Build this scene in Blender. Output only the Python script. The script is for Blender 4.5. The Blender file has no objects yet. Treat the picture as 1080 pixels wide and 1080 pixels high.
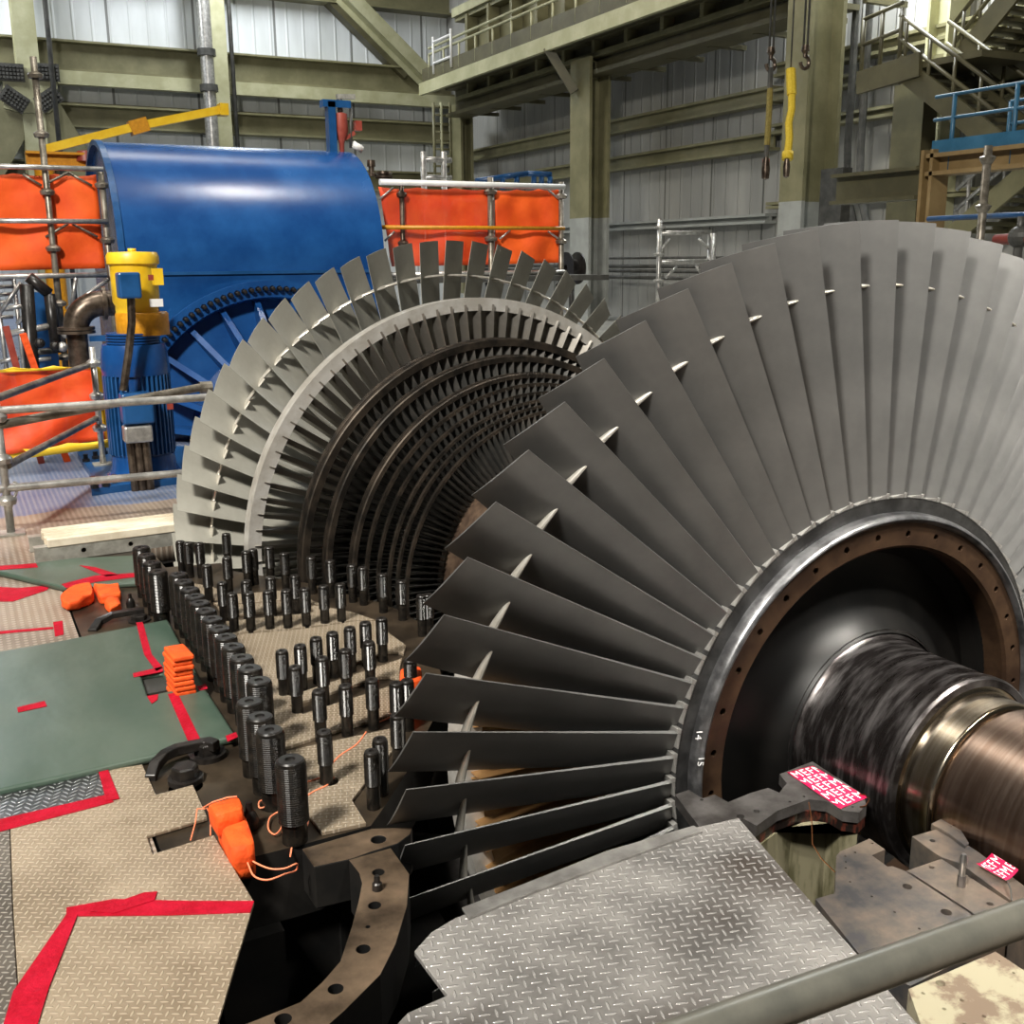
import bpy, bmesh, math, random
from mathutils import Vector, Matrix, noise
PI = math.pi
random.seed(7)
scene = bpy.context.scene
col = scene.collection

# ------------------------------------------------------------------ camera
F, YAW, PITCH, ROLL = 1119.35, 0.4792, 0.2337, -0.0083
CAM = Vector((-2.65, -2.4451, 1.5895))
fw = Vector((math.sin(YAW)*math.cos(PITCH), math.cos(YAW)*math.cos(PITCH), -math.sin(PITCH)))
r0 = Vector((math.cos(YAW), -math.sin(YAW), 0)); u0 = r0.cross(fw)
RT = math.cos(ROLL)*r0 + math.sin(ROLL)*u0
UP = -math.sin(ROLL)*r0 + math.cos(ROLL)*u0
cd = bpy.data.cameras.new('camera'); cam = bpy.data.objects.new('camera', cd); col.objects.link(cam)
M3 = Matrix((RT, UP, -fw)).transposed()
cam.matrix_world = Matrix.Translation(CAM) @ M3.to_4x4()
cd.sensor_width = 36; cd.sensor_fit = 'HORIZONTAL'; cd.lens = F/1080*36
cd.clip_start = .05; cd.clip_end = 200
scene.camera = cam

def ray(px, py): return fw + RT*((px-540)/F) - UP*((py-540)/F)
def G(px, py, z=0.0):
    d = ray(px, py); return CAM + d*((z-CAM.z)/d.z)
def AX(px, py, x):
    d = ray(px, py); return CAM + d*((x-CAM.x)/d.x)
def AY(px, py, y):
    d = ray(px, py); return CAM + d*((y-CAM.y)/d.y)
def AD(px, py, dep): return CAM + ray(px, py)*dep

# ------------------------------------------------------------------ materials
def nt(name):
    m = bpy.data.materials.new(name); m.use_nodes = True
    return m, m.node_tree, m.node_tree.nodes['Principled BSDF']
def node(t, kind, **kw):
    n = t.nodes.new(kind)
    for k, v in kw.items(): setattr(n, k, v)
    return n
def math_n(t, op, a, b=None, c=None):
    n = t.nodes.new('ShaderNodeMath'); n.operation = op
    for i, v in enumerate((a, b, c)):
        if v is None: continue
        if isinstance(v, (int, float)): n.inputs[i].default_value = v
        else: t.links.new(v, n.inputs[i])
    return n.outputs[0]
def rgba(c): return (c[0], c[1], c[2], 1)
def mat(name, c1, c2=None, rough=.5, metal=0.0, scale=6, bump=0.0, bscale=40, lo=.4, hi=.62, rvar=.0, stretch=None, alpha=None, spec=.5, detail=6):
    m, t, b = nt(name)
    b.inputs['Roughness'].default_value = rough; b.inputs['Metallic'].default_value = metal
    b.inputs['Specular IOR Level'].default_value = spec
    tc = node(t, 'ShaderNodeTexCoord')
    co = tc.outputs['Object']
    if stretch:
        mp = node(t, 'ShaderNodeMapping'); mp.inputs['Scale'].default_value = stretch
        t.links.new(co, mp.inputs[0]); co = mp.outputs[0]
    if c2 is None: b.inputs['Base Color'].default_value = rgba(c1)
    else:
        nz = node(t, 'ShaderNodeTexNoise'); nz.inputs['Scale'].default_value = scale; nz.inputs['Detail'].default_value = detail
        nz.inputs['Roughness'].default_value = .62
        t.links.new(co, nz.inputs['Vector'])
        rp = node(t, 'ShaderNodeValToRGB'); rp.color_ramp.elements[0].position = lo; rp.color_ramp.elements[1].position = hi
        rp.color_ramp.elements[0].color = rgba(c1); rp.color_ramp.elements[1].color = rgba(c2)
        t.links.new(nz.outputs['Fac'], rp.inputs[0]); t.links.new(rp.outputs[0], b.inputs['Base Color'])
        if rvar:
            t.links.new(math_n(t, 'MULTIPLY_ADD', nz.outputs['Fac'], rvar, rough-rvar*.5), b.inputs['Roughness'])
    if bump:
        n2 = node(t, 'ShaderNodeTexNoise'); n2.inputs['Scale'].default_value = bscale; n2.inputs['Detail'].default_value = 4
        t.links.new(co, n2.inputs['Vector'])
        bp = node(t, 'ShaderNodeBump'); bp.inputs['Strength'].default_value = bump; bp.inputs['Distance'].default_value = .02
        t.links.new(n2.outputs['Fac'], bp.inputs['Height']); t.links.new(bp.outputs[0], b.inputs['Normal'])
    if alpha is not None:
        b.inputs['Alpha'].default_value = alpha
    return m

def tread(name, base1, base2, lug, pitch=.034, rough=.5, metal=.55, rot=.6, dirt=(.12,.09,.06), dirtamt=.5, chevron=False, lugmix=.85):
    """raised diamond tread plate: lugs alternate direction from cell to cell"""
    m, t, b = nt(name)
    ge = node(t, 'ShaderNodeTexCoord')
    mp = node(t, 'ShaderNodeMapping'); mp.inputs['Rotation'].default_value = (0, 0, rot); s = 1/pitch
    mp.inputs['Scale'].default_value = (s, s, s); t.links.new(ge.outputs['Object'], mp.inputs[0])
    sp = node(t, 'ShaderNodeSeparateXYZ'); t.links.new(mp.outputs[0], sp.inputs[0])
    u, v = sp.outputs[0], sp.outputs[1]
    iu = math_n(t, 'FLOOR', u); iv = math_n(t, 'FLOOR', v)
    fu = math_n(t, 'SUBTRACT', math_n(t, 'SUBTRACT', u, iu), .5); fv = math_n(t, 'SUBTRACT', math_n(t, 'SUBTRACT', v, iv), .5)
    par = math_n(t, 'FLOORED_MODULO', math_n(t, 'ADD', iu, 0 if chevron else iv), 2.0)
    if chevron:
        k = .7071
        a1 = math_n(t, 'MULTIPLY', math_n(t, 'ADD', fu, fv), k); b1 = math_n(t, 'MULTIPLY', math_n(t, 'SUBTRACT', fu, fv), k)
    else: a1, b1 = fu, fv
    inv = math_n(t, 'SUBTRACT', 1.0, par)
    A = math_n(t, 'ADD', math_n(t, 'MULTIPLY', a1, par), math_n(t, 'MULTIPLY', b1, inv))
    B = math_n(t, 'ADD', math_n(t, 'MULTIPLY', b1, par), math_n(t, 'MULTIPLY', a1, inv))
    la, lb = (.62, .17) if chevron else (.56, .15)
    e = math_n(t, 'ADD', math_n(t, 'POWER', math_n(t, 'ABSOLUTE', math_n(t, 'DIVIDE', A, la)), 2.0), math_n(t, 'POWER', math_n(t, 'ABSOLUTE', math_n(t, 'DIVIDE', B, lb)), 2.0))
    mask = node(t, 'ShaderNodeMapRange', interpolation_type='SMOOTHSTEP'); t.links.new(e, mask.inputs[0])
    mask.inputs[1].default_value = 1.15; mask.inputs[2].default_value = .45
    nz = node(t, 'ShaderNodeTexNoise'); nz.inputs['Scale'].default_value = 2.6; nz.inputs['Detail'].default_value = 8; nz.inputs['Roughness'].default_value = .65
    t.links.new(ge.outputs['Object'], nz.inputs['Vector'])
    rp = node(t, 'ShaderNodeValToRGB'); rp.color_ramp.elements[0].position = .38; rp.color_ramp.elements[1].position = .62
    rp.color_ramp.elements[0].color = rgba(base1); rp.color_ramp.elements[1].color = rgba(base2)
    t.links.new(nz.outputs['Fac'], rp.inputs[0])
    n3 = node(t, 'ShaderNodeTexNoise'); n3.inputs['Scale'].default_value = 1.3; n3.inputs['Detail'].default_value = 5
    n3.noise_dimensions = '3D'
    mp3 = node(t, 'ShaderNodeMapping'); mp3.inputs['Location'].default_value = (3.1, 7.7, 0); t.links.new(ge.outputs['Object'], mp3.inputs[0]); t.links.new(mp3.outputs[0], n3.inputs['Vector'])
    dm = node(t, 'ShaderNodeMapRange', interpolation_type='SMOOTHSTEP'); t.links.new(n3.outputs['Fac'], dm.inputs[0])
    dm.inputs[1].default_value = .5; dm.inputs[2].default_value = .66; dm.inputs[4].default_value = dirtamt
    mx = node(t, 'ShaderNodeMix', data_type='RGBA'); t.links.new(dm.outputs[0], mx.inputs[0]); t.links.new(rp.outputs[0], mx.inputs[6]); mx.inputs[7].default_value = rgba(dirt)
    m2 = node(t, 'ShaderNodeMix', data_type='RGBA'); t.links.new(math_n(t, 'MULTIPLY', mask.outputs[0], lugmix), m2.inputs[0]); t.links.new(mx.outputs[2], m2.inputs[6]); m2.inputs[7].default_value = rgba(lug)
    t.links.new(m2.outputs[2], b.inputs['Base Color'])
    t.links.new(math_n(t, 'SUBTRACT', rough, math_n(t, 'MULTIPLY', mask.outputs[0], .2)), b.inputs['Roughness'])
    b.inputs['Metallic'].default_value = metal
    bp = node(t, 'ShaderNodeBump'); bp.inputs['Strength'].default_value = .8; bp.inputs['Distance'].default_value = .003
    t.links.new(mask.outputs[0], bp.inputs['Height']); t.links.new(bp.outputs[0], b.inputs['Normal'])
    return m

def siding(name, axis, c1, c2, rib=.3, joint=1.2, rough=.45):
    """ribbed metal wall sheets: vertical ribs and darker sheet joints"""
    m, t, b = nt(name)
    tc = node(t, 'ShaderNodeTexCoord'); sp = node(t, 'ShaderNodeSeparateXYZ'); t.links.new(tc.outputs['Object'], sp.inputs[0])
    x = sp.outputs[axis]
    f = math_n(t, 'FRACT', math_n(t, 'DIVIDE', x, rib)); rb = math_n(t, 'ABSOLUTE', math_n(t, 'SUBTRACT', f, .5))
    ribm = node(t, 'ShaderNodeMapRange', interpolation_type='SMOOTHSTEP'); t.links.new(rb, ribm.inputs[0]); ribm.inputs[1].default_value = .40; ribm.inputs[2].default_value = .48
    f2 = math_n(t, 'FRACT', math_n(t, 'DIVIDE', x, joint)); jb = math_n(t, 'LESS_THAN', f2, .03)
    nz = node(t, 'ShaderNodeTexNoise'); nz.inputs['Scale'].default_value = .5; nz.inputs['Detail'].default_value = 6
    mp = node(t, 'ShaderNodeMapping'); mp.inputs['Scale'].default_value = (2.2, 2.2, .5); t.links.new(tc.outputs['Object'], mp.inputs[0]); t.links.new(mp.outputs[0], nz.inputs['Vector'])
    rp = node(t, 'ShaderNodeValToRGB'); rp.color_ramp.elements[0].position = .35; rp.color_ramp.elements[1].position = .65
    rp.color_ramp.elements[0].color = rgba(c1); rp.color_ramp.elements[1].color = rgba(c2); t.links.new(nz.outputs['Fac'], rp.inputs[0])
    mx = node(t, 'ShaderNodeMix', data_type='RGBA'); t.links.new(math_n(t, 'MULTIPLY', jb, .75), mx.inputs[0]); t.links.new(rp.outputs[0], mx.inputs[6]); mx.inputs[7].default_value = (.05, .05, .04, 1)
    t.links.new(mx.outputs[2], b.inputs['Base Color']); b.inputs['Roughness'].default_value = rough
    bp = node(t, 'ShaderNodeBump'); bp.inputs['Strength'].default_value = .7; bp.inputs['Distance'].default_value = .03
    t.links.new(ribm.outputs[0], bp.inputs['Height']); t.links.new(bp.outputs[0], b.inputs['Normal'])
    return m

MT = {}
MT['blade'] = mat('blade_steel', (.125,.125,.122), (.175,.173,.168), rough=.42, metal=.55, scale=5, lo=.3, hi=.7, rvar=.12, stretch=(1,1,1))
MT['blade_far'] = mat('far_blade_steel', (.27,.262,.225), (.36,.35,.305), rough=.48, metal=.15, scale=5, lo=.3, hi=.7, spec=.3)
MT['row_blade'] = mat('long_row_blade_steel', (.28,.26,.23), (.36,.34,.31), rough=.3, metal=.85, scale=8)
MT['brownrow'] = mat('brown_row_blade_steel', (.30,.16,.06), (.42,.24,.10), rough=.35, metal=.6, scale=9)
MT['snub'] = mat('connector_steel', (.62,.58,.50), (.75,.72,.66), rough=.3, metal=.7, scale=20)
MT['ring'] = mat('bright_shroud_steel', (.50,.47,.42), (.66,.64,.60), rough=.38, metal=.5, scale=9)
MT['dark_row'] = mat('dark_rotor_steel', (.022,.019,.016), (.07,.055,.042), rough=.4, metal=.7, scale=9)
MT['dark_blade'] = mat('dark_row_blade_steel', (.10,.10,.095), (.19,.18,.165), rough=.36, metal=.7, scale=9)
MT['drum'] = mat('rusty_drum_steel', (.05,.03,.02), (.13,.085,.055), rough=.6, metal=.4, scale=14)
MT['rim'] = mat('disc_rim_steel', (.045,.045,.045), (.11,.11,.11), rough=.38, metal=.75, scale=8, rvar=.1)
MT['lip'] = mat('polished_lip_steel', (.13,.13,.135), (.33,.33,.34), rough=.32, metal=.85, scale=9, rvar=.15)
MT['boltring'] = mat('brown_bolt_ring', (.035,.018,.010), (.075,.042,.023), rough=.5, metal=.5, scale=7)
MT['web'] = mat('black_disc_web', (.006,.006,.006), (.014,.013,.012), rough=.42, metal=.5, scale=3)
MT['shaft'] = mat('scuffed_shaft_steel', (.035,.03,.029), (.24,.225,.225), rough=.3, metal=.85, scale=6, lo=.46, hi=.74, rvar=.25, stretch=(1,5.5,1))
MT['journal'] = mat('polished_journal_steel', (.36,.29,.20), (.52,.46,.38), rough=.2, metal=1, scale=4, stretch=(.6,14,.6), rvar=.12)
MT['journal2'] = mat('polished_journal_end_steel', (.36,.25,.19), (.50,.38,.31), rough=.24, metal=1, scale=4, stretch=(.6,14,.6), rvar=.12)
MT['tap'] = mat('tapped_hole_steel', (.3,.3,.3), rough=.3, metal=.9)
MT['flange'] = mat('brown_casing_steel', (.032,.024,.017), (.12,.088,.058), rough=.34, metal=.6, scale=5, lo=.36, hi=.68, rvar=.25)
MT['flange2'] = mat('brown_bar_steel', (.06,.042,.028), (.25,.175,.115), rough=.38, metal=.55, scale=6, lo=.36, hi=.68, rvar=.25)
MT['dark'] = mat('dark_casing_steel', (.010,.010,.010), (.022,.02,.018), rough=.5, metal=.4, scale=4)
MT['black'] = mat('black_steel', (.009,.008,.0075), (.022,.019,.017), rough=.32, metal=.1, scale=30, spec=.4)
MT['stud'] = mat('oiled_stud_steel', (.005,.0045,.004), (.016,.013,.010), rough=.27, metal=.0, scale=25, spec=.35)
MT['tread_tan'] = tread('dusty_tread_plate', (.25,.192,.13), (.42,.335,.24), (.60,.50,.37), dirt=(.13,.10,.075), metal=.35, rot=.5, pitch=.019)
MT['tread_mid'] = tread('casing_tread_plate', (.22,.175,.118), (.36,.29,.21), (.56,.48,.38), dirt=(.17,.11,.06), metal=.4, rot=.35, pitch=.019)
MT['tread_dk'] = tread('grey_tread_plate', (.10,.085,.07), (.20,.175,.145), (.55,.50,.43), dirt=(.07,.06,.05), metal=.5, rot=.5, pitch=.019)
MT['tread_gr'] = tread('worn_tread_plate', (.17,.163,.155), (.42,.40,.38), (.62,.60,.575), dirt=(.07,.055,.045), dirtamt=.9, lugmix=.7, metal=.55, rot=.28, pitch=.0265, rough=.42)
MT['chev'] = tread('shiny_chevron_plate', (.10,.105,.11), (.2,.2,.2), (.8,.82,.84), chevron=True, metal=.8, rough=.35, rot=.25, pitch=.024, dirtamt=.1, lugmix=.95)
MT['strip'] = mat('bare_plate_strip', (.22,.21,.20), (.38,.37,.35), rough=.42, metal=.6, scale=10)
MT['tarp'] = mat('green_tarp', (.045,.075,.055), (.075,.105,.08), rough=.36, scale=3, bump=.6, bscale=2.6, stretch=(1,.5,1))
MT['tape'] = mat('red_tape', (.33,.003,.014), (.42,.006,.024), rough=.6, spec=.15, scale=20, bump=.25, bscale=60)
MT['orange'] = mat('orange_cloth', (.70,.068,.003), (.82,.10,.006), rough=.75, scale=14, bump=.5, bscale=22)
MT['net'] = mat('orange_mesh_sheet', (.78,.075,.003), (.88,.115,.006), rough=.7, scale=3, bump=.6, bscale=4)
MT['netthin'] = mat('see_through_orange_sheet', (.80,.06,.006), (.88,.10,.01), rough=.6, scale=4, bump=.4, bscale=8, alpha=.76)
MT['cord'] = mat('orange_cord', (.85,.25,.12), rough=.6)
MT['yellow'] = mat('yellow_paint', (.72,.44,.012), (.82,.55,.03), rough=.38, scale=5)
MT['amber'] = mat('amber_guard', (.48,.20,.006), (.60,.27,.012), rough=.4, scale=30)
MT['blue'] = mat('blue_paint', (.006,.048,.18), (.012,.078,.25), rough=.26, scale=1.6, rvar=.1, bump=.08, bscale=5)
MT['bluedk'] = mat('dark_blue_paint', (.008,.055,.16), (.016,.085,.24), rough=.3, scale=3)
MT['galv'] = mat('galvanised_tube', (.36,.35,.33), (.6,.59,.56), rough=.36, metal=.7, scale=12)
MT['rustgalv'] = mat('tarnished_tube', (.15,.13,.10), (.32,.29,.24), rough=.4, metal=.6, scale=10, rvar=.2)
MT['rail'] = mat('weathered_rail_tube', (.09,.092,.08), (.21,.20,.165), rough=.34, metal=.25, scale=7, rvar=.25, lo=.3, hi=.7)
MT['pipe'] = mat('bare_pipe_steel', (.05,.035,.025), (.16,.125,.095), rough=.34, metal=.7, scale=9)
MT['olive'] = mat('olive_steel_paint', (.155,.145,.075), (.215,.20,.11), rough=.45, scale=1.5)
MT['olivelt'] = mat('light_olive_paint', (.34,.33,.19), (.44,.43,.27), rough=.45, scale=1.5)
MT['olivedk'] = mat('dark_olive_paint', (.065,.058,.028), (.10,.09,.045), rough=.5, scale=1.5)
MT['grey'] = mat('grey_paint', (.27,.28,.26), (.34,.35,.33), rough=.45, scale=2)
MT['lead'] = mat('dark_grey_steel', (.05,.05,.045), (.09,.088,.08), rough=.5, metal=.3, scale=5)
MT['brown'] = mat('brown_steel_paint', (.19,.125,.05), (.26,.18,.08), rough=.5, scale=2)
MT['cyan'] = mat('sea_blue_paint', (.022,.10,.18), (.04,.14,.24), rough=.4, scale=3)
MT['white'] = mat('white_paint', (.7,.7,.68), (.8,.8,.78), rough=.5, scale=6)
MT['wood'] = mat('pale_timber', (.52,.44,.32), (.74,.67,.53), rough=.6, scale=5, stretch=(1,1,1), lo=.35, hi=.6)
MT['chan'] = mat('pale_channel_steel', (.34,.33,.29), (.5,.49,.44), rough=.4, metal=.5, scale=14)
MT['red'] = mat('red_oxide_paint', (.22,.03,.02), (.3,.06,.04), rough=.45, scale=8)
MT['pillar'] = mat('oil_stained_olive_paint', (.07,.065,.035), (.17,.155,.10), rough=.35, scale=16, lo=.42, hi=.54, rvar=.2, stretch=(1,1,.22))
MT['oxide'] = mat('rusty_oiled_steel', (.010,.007,.006), (.17,.035,.02), rough=.3, scale=45, lo=.5, hi=.72, stretch=(1,1,.3))
MT['greyplate'] = mat('scraped_grey_plate', (.055,.05,.047), (.15,.14,.135), rough=.4, metal=.6, scale=7)
MT['pedestal'] = mat('machined_pedestal_steel', (.10,.10,.105), (.32,.255,.20), rough=.33, metal=.7, scale=5, lo=.38, hi=.62, rvar=.2)
MT['cream'] = mat('chipped_cream_paint', (.19,.14,.10), (.36,.325,.225), rough=.5, scale=9, lo=.42, hi=.5)
MT['film'] = mat('magenta_film', (.48,.006,.06), rough=.6, spec=.2)
MT['ink'] = mat('white_print', (.85,.83,.83), rough=.4)
MT['copper'] = mat('copper_wire', (.45,.2,.09), rough=.3, metal=1)
MT['chalk'] = mat('white_chalk', (.75,.75,.75), rough=.7)
MT['slingold'] = mat('dull_sling_wrap', (.16,.12,.02), (.25,.2,.05), rough=.7, scale=40)
MT['slingyellow'] = mat('yellow_sling', (.65,.45,.02), (.75,.55,.05), rough=.7, scale=40)
# ------------------------------------------------------------------ mesh helpers
def sharp(bm, a=.6):
    for e in bm.edges:
        if len(e.link_faces) == 2 and e.calc_face_angle(0) > a: e.smooth = False
class MB:
    def __init__(s): s.bm = bmesh.new()
    def face(s, pts):
        vs = [s.bm.verts.new(p) for p in pts]
        try: return s.bm.faces.new(vs)
        except ValueError: return None
    def box(s, a, b):
        x0,y0,z0 = a; x1,y1,z1 = b
        v = [s.bm.verts.new(p) for p in ((x0,y0,z0),(x1,y0,z0),(x1,y1,z0),(x0,y1,z0),(x0,y0,z1),(x1,y0,z1),(x1,y1,z1),(x0,y1,z1))]
        for f in ((3,2,1,0),(4,5,6,7),(0,1,5,4),(1,2,6,5),(2,3,7,6),(3,0,4,7)): s.bm.faces.new([v[i] for i in f])
        return s
    def bar(s, p, q, w, h, up=Vector((0,0,1))):
        p = Vector(p); q = Vector(q); d = (q-p).normalized()
        if abs(d.dot(up)) > .98: up = Vector((0,1,0))
        a = d.cross(up).normalized(); b = a.cross(d).normalized()
        c = [(-w/2,-h/2),(w/2,-h/2),(w/2,h/2),(-w/2,h/2)]
        v = [s.bm.verts.new(e + a*x + b*y) for e in (p,q) for x,y in c]
        for f in ((3,2,1,0),(4,5,6,7),(0,1,5,4),(1,2,6,5),(2,3,7,6),(3,0,4,7)): s.bm.faces.new([v[i] for i in f])
        return s
    def ibeam(s, p, q, h, w, t=.03, up=Vector((0,0,1))):
        """wide-flange beam: two flanges and a web"""
        p = Vector(p); q = Vector(q); d = (q-p).normalized()
        if abs(d.dot(up)) > .98: up = Vector((1,0,0))
        a = d.cross(up).normalized(); b = a.cross(d).normalized()
        s.bar(p+b*(h/2-t/2), q+b*(h/2-t/2), w, t, b); s.bar(p-b*(h/2-t/2), q-b*(h/2-t/2), w, t, b)
        s.bar(p, q, t, h-2*t, b); return s
    def tube(s, p, q, r, n=12, r2=None, caps=True):
        p = Vector(p); q = Vector(q); d = (q-p)
        if d.length < 1e-6: return s
        d.normalize(); a = d.orthogonal().normalized(); b = d.cross(a); r2 = r if r2 is None else r2
        A = [s.bm.verts.new(p + (a*math.cos(2*PI*i/n) + b*math.sin(2*PI*i/n))*r) for i in range(n)]
        B = [s.bm.verts.new(q + (a*math.cos(2*PI*i/n) + b*math.sin(2*PI*i/n))*r2) for i in range(n)]
        for i in range(n): s.bm.faces.new((A[i], A[(i+1)%n], B[(i+1)%n], B[i])).smooth = True
        if caps: s.bm.faces.new(A[::-1]); s.bm.faces.new(B)
        return s
    def path(s, pts, r, n=8, closed=False):
        pts = [Vector(p) for p in pts]; prev = None; rings = []
        for i, p in enumerate(pts):
            d = (pts[min(i+1, len(pts)-1)] - pts[max(i-1, 0)]).normalized()
            if prev is None: a = d.orthogonal().normalized()
            else: a = (prev - d*prev.dot(d)).normalized()
            prev = a; b = d.cross(a)
            rings.append([s.bm.verts.new(p + (a*math.cos(2*PI*k/n) + b*math.sin(2*PI*k/n))*r) for k in range(n)])
        for A, B in zip(rings, rings[1:]):
            for k in range(n): s.bm.faces.new((A[k], A[(k+1)%n], B[(k+1)%n], B[k])).smooth = True
        s.bm.faces.new(rings[0][::-1]); s.bm.faces.new(rings[-1]); return s
    def lathe(s, prof, o=(0,0,0), axis='y', n=96, a0=0.0, a1=2*PI, close=False, smooth=True):
        """prof: (r, h) pairs; axis y: h along Y, angle from X to Z; axis z: h along Z"""
        full = abs(a1-a0-2*PI) < 1e-6; m = n if full else n+1; o = Vector(o); rings = []
        for r, h in prof:
            ring = []
            for i in range(m):
                t = a0 + (a1-a0)*i/n; c, q = math.cos(t)*r, math.sin(t)*r
                ring.append(s.bm.verts.new(o + (Vector((c, h, q)) if axis == 'y' else Vector((c, q, h)) if axis == 'z' else Vector((h, c, q)))))
            rings.append(ring)
        pr = list(zip(rings, rings[1:])) + ([(rings[-1], rings[0])] if close else [])
        for A, B in pr:
            for i in range(n):
                j = (i+1) % m
                f = s.bm.faces.new((A[i], A[j], B[j], B[i])); f.smooth = smooth
        return s
    def prism(s, poly, z0, z1):
        A = [s.bm.verts.new((p[0], p[1], z0)) for p in poly]; B = [s.bm.verts.new((p[0], p[1], z1)) for p in poly]
        n = len(poly)
        for i in range(n): s.bm.faces.new((A[i], A[(i+1)%n], B[(i+1)%n], B[i]))
        s.bm.faces.new(A[::-1]); s.bm.faces.new(B); return s
    def slab(s, pts, nrm, th):
        nrm = Vector(nrm).normalized()*th; pts = [Vector(p) for p in pts]
        A = [s.bm.verts.new(p) for p in pts]; B = [s.bm.verts.new(p+nrm) for p in pts]; n = len(pts)
        for i in range(n): s.bm.faces.new((A[i], A[(i+1)%n], B[(i+1)%n], B[i]))
        s.bm.faces.new(A[::-1]); s.bm.faces.new(B); return s
    def ball(s, c, r, seg=12, sz=1):
        bmesh.ops.create_uvsphere(s.bm, u_segments=seg, v_segments=max(6, seg//2+2), radius=r, matrix=Matrix.Translation(c) @ Matrix.Diagonal((1,1,sz,1)))
        return s
    def grid(s, P, nu, nv):
        V = [[s.bm.verts.new(P(i/nu, j/nv)) for j in range(nv+1)] for i in range(nu+1)]
        for i in range(nu):
            for j in range(nv): s.bm.faces.new((V[i][j], V[i+1][j], V[i+1][j+1], V[i][j+1])).smooth = True
        return s
    def build(s, name, m, parent=None, bevel=0, solid=0, sub=0, seg=2, fix=True):
        if fix: bmesh.ops.recalc_face_normals(s.bm, faces=s.bm.faces[:])
        sharp(s.bm); me = bpy.data.meshes.new(name); s.bm.to_mesh(me); s.bm.free()
        o = bpy.data.objects.new(name, me); col.objects.link(o)
        me.materials.append(MT[m] if isinstance(m, str) else m)
        if parent is not None:
            o.parent = parent
            if parent.type == 'EMPTY': o.matrix_parent_inverse = Matrix.Translation(-Vector(parent.location))
        if solid:
            md = o.modifiers.new('solid', 'SOLIDIFY'); md.thickness = solid; md.offset = 0
        if bevel:
            md = o.modifiers.new('bevel', 'BEVEL'); md.width = bevel; md.segments = seg; md.limit_method = 'ANGLE'; md.angle_limit = math.radians(40)
        if sub:
            md = o.modifiers.new('sub', 'SUBSURF'); md.levels = sub; md.render_levels = sub
        return o
def bake(o):
    """replace an object's mesh by its modified mesh"""
    dg = bpy.context.evaluated_depsgraph_get(); me = bpy.data.meshes.new_from_object(o.evaluated_get(dg)); o.modifiers.clear(); o.data = me
    bm = bmesh.new(); bm.from_mesh(me); sharp(bm); bm.to_mesh(me); bm.free()
def cut(o, cutter):
    """cut real holes with a throw-away cutter mesh"""
    bmesh.ops.recalc_face_normals(cutter.bm, faces=cutter.bm.faces[:])
    me = bpy.data.meshes.new('cutter'); cutter.bm.to_mesh(me); cutter.bm.free()
    c = bpy.data.objects.new('cutter', me); col.objects.link(c)
    md = o.modifiers.new('b', 'BOOLEAN'); md.operation = 'DIFFERENCE'; md.object = c; md.solver = 'EXACT'; md.use_self = True
    bpy.context.view_layer.update(); bake(o); bpy.data.objects.remove(c)
def tag(o, label, cat, group=None, kind=None):
    o['label'] = label; o['category'] = cat
    if group: o['group'] = group
    if kind: o['kind'] = kind
    return o
def thing(name, loc, label, cat, group=None):
    o = bpy.data.objects.new(name, None); col.objects.link(o); o.location = loc; o.empty_display_size = .1
    return tag(o, label, cat, group)
def struct(o): o['kind'] = 'structure'; return o
def copy_tree(o, parent=None):
    c = o.copy(); col.objects.link(c)
    if parent is not None:
        c.parent = parent; c.matrix_parent_inverse = o.matrix_parent_inverse.copy()
    for ch in list(o.children): copy_tree(ch, c)
    return c
ORD = 'first second third fourth fifth sixth seventh eighth ninth tenth eleventh twelfth thirteenth fourteenth fifteenth sixteenth'.split()
def Gp(l, z=0.0): return [G(x, y, z) for x, y in l]
def scale_pts(l, s, ox, oy): return [(x/s+ox, y/s+oy) for x, y in l]
# ------------------------------------------------------------------ the rotor
YC = 1.77                                # mid plane of the double-flow rotor
NB = 64; STEP = 2*PI/NB
rotor = thing('turbine_rotor', (0, YC, 0), 'huge bladed steam turbine rotor lying in its open casing', 'turbine rotor')

def lerp(a, b, t): return a + (b-a)*t
def blade_mb(mir):
    """long twisted last-row blade: trailing edge radial, convex side to the exhaust"""
    mb = MB(); K, N = 14, 9; rows = []
    for k in range(K+1):
        s = k/K; r = lerp(.815, 1.70, s)
        a = lerp(.235, .14, s**.8); tT = lerp(1.9, 1.62, s); tL = lerp(-.95, .9, s**.55); yT = lerp(.005, .043, s)
        tm = lerp(.034, .007, s**.6)
        P, Q = [], []
        for i in range(N+1):
            x = i/N; y = a*x; t = tT*y + (tL-tT)*y*x/2; sl = tT + (tL-tT)*x
            h = tm*(.12 + 1.9*math.sqrt(x+.02)*(1.02-x))*.5; L = math.hypot(1, sl)
            for lst, sg in ((P, 1), (Q, -1)):
                yy = yT + y - sg*h*sl/L; tt = t + sg*h/L
                if mir: yy = 2*YC - yy
                th = tt/r; lst.append((r*math.cos(th), yy, r*math.sin(th)))
        rows.append([mb.bm.verts.new(p) for p in P + Q[::-1]])
    m = len(rows[0])
    for A, B in zip(rows, rows[1:]):
        for i in range(m):
            f = mb.bm.faces.new((A[i], A[(i+1)%m], B[(i+1)%m], B[i])); f.smooth = i not in (N, m-1)
    mb.bm.faces.new(rows[0][::-1]); mb.bm.faces.new(rows[-1])
    return mb
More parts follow.
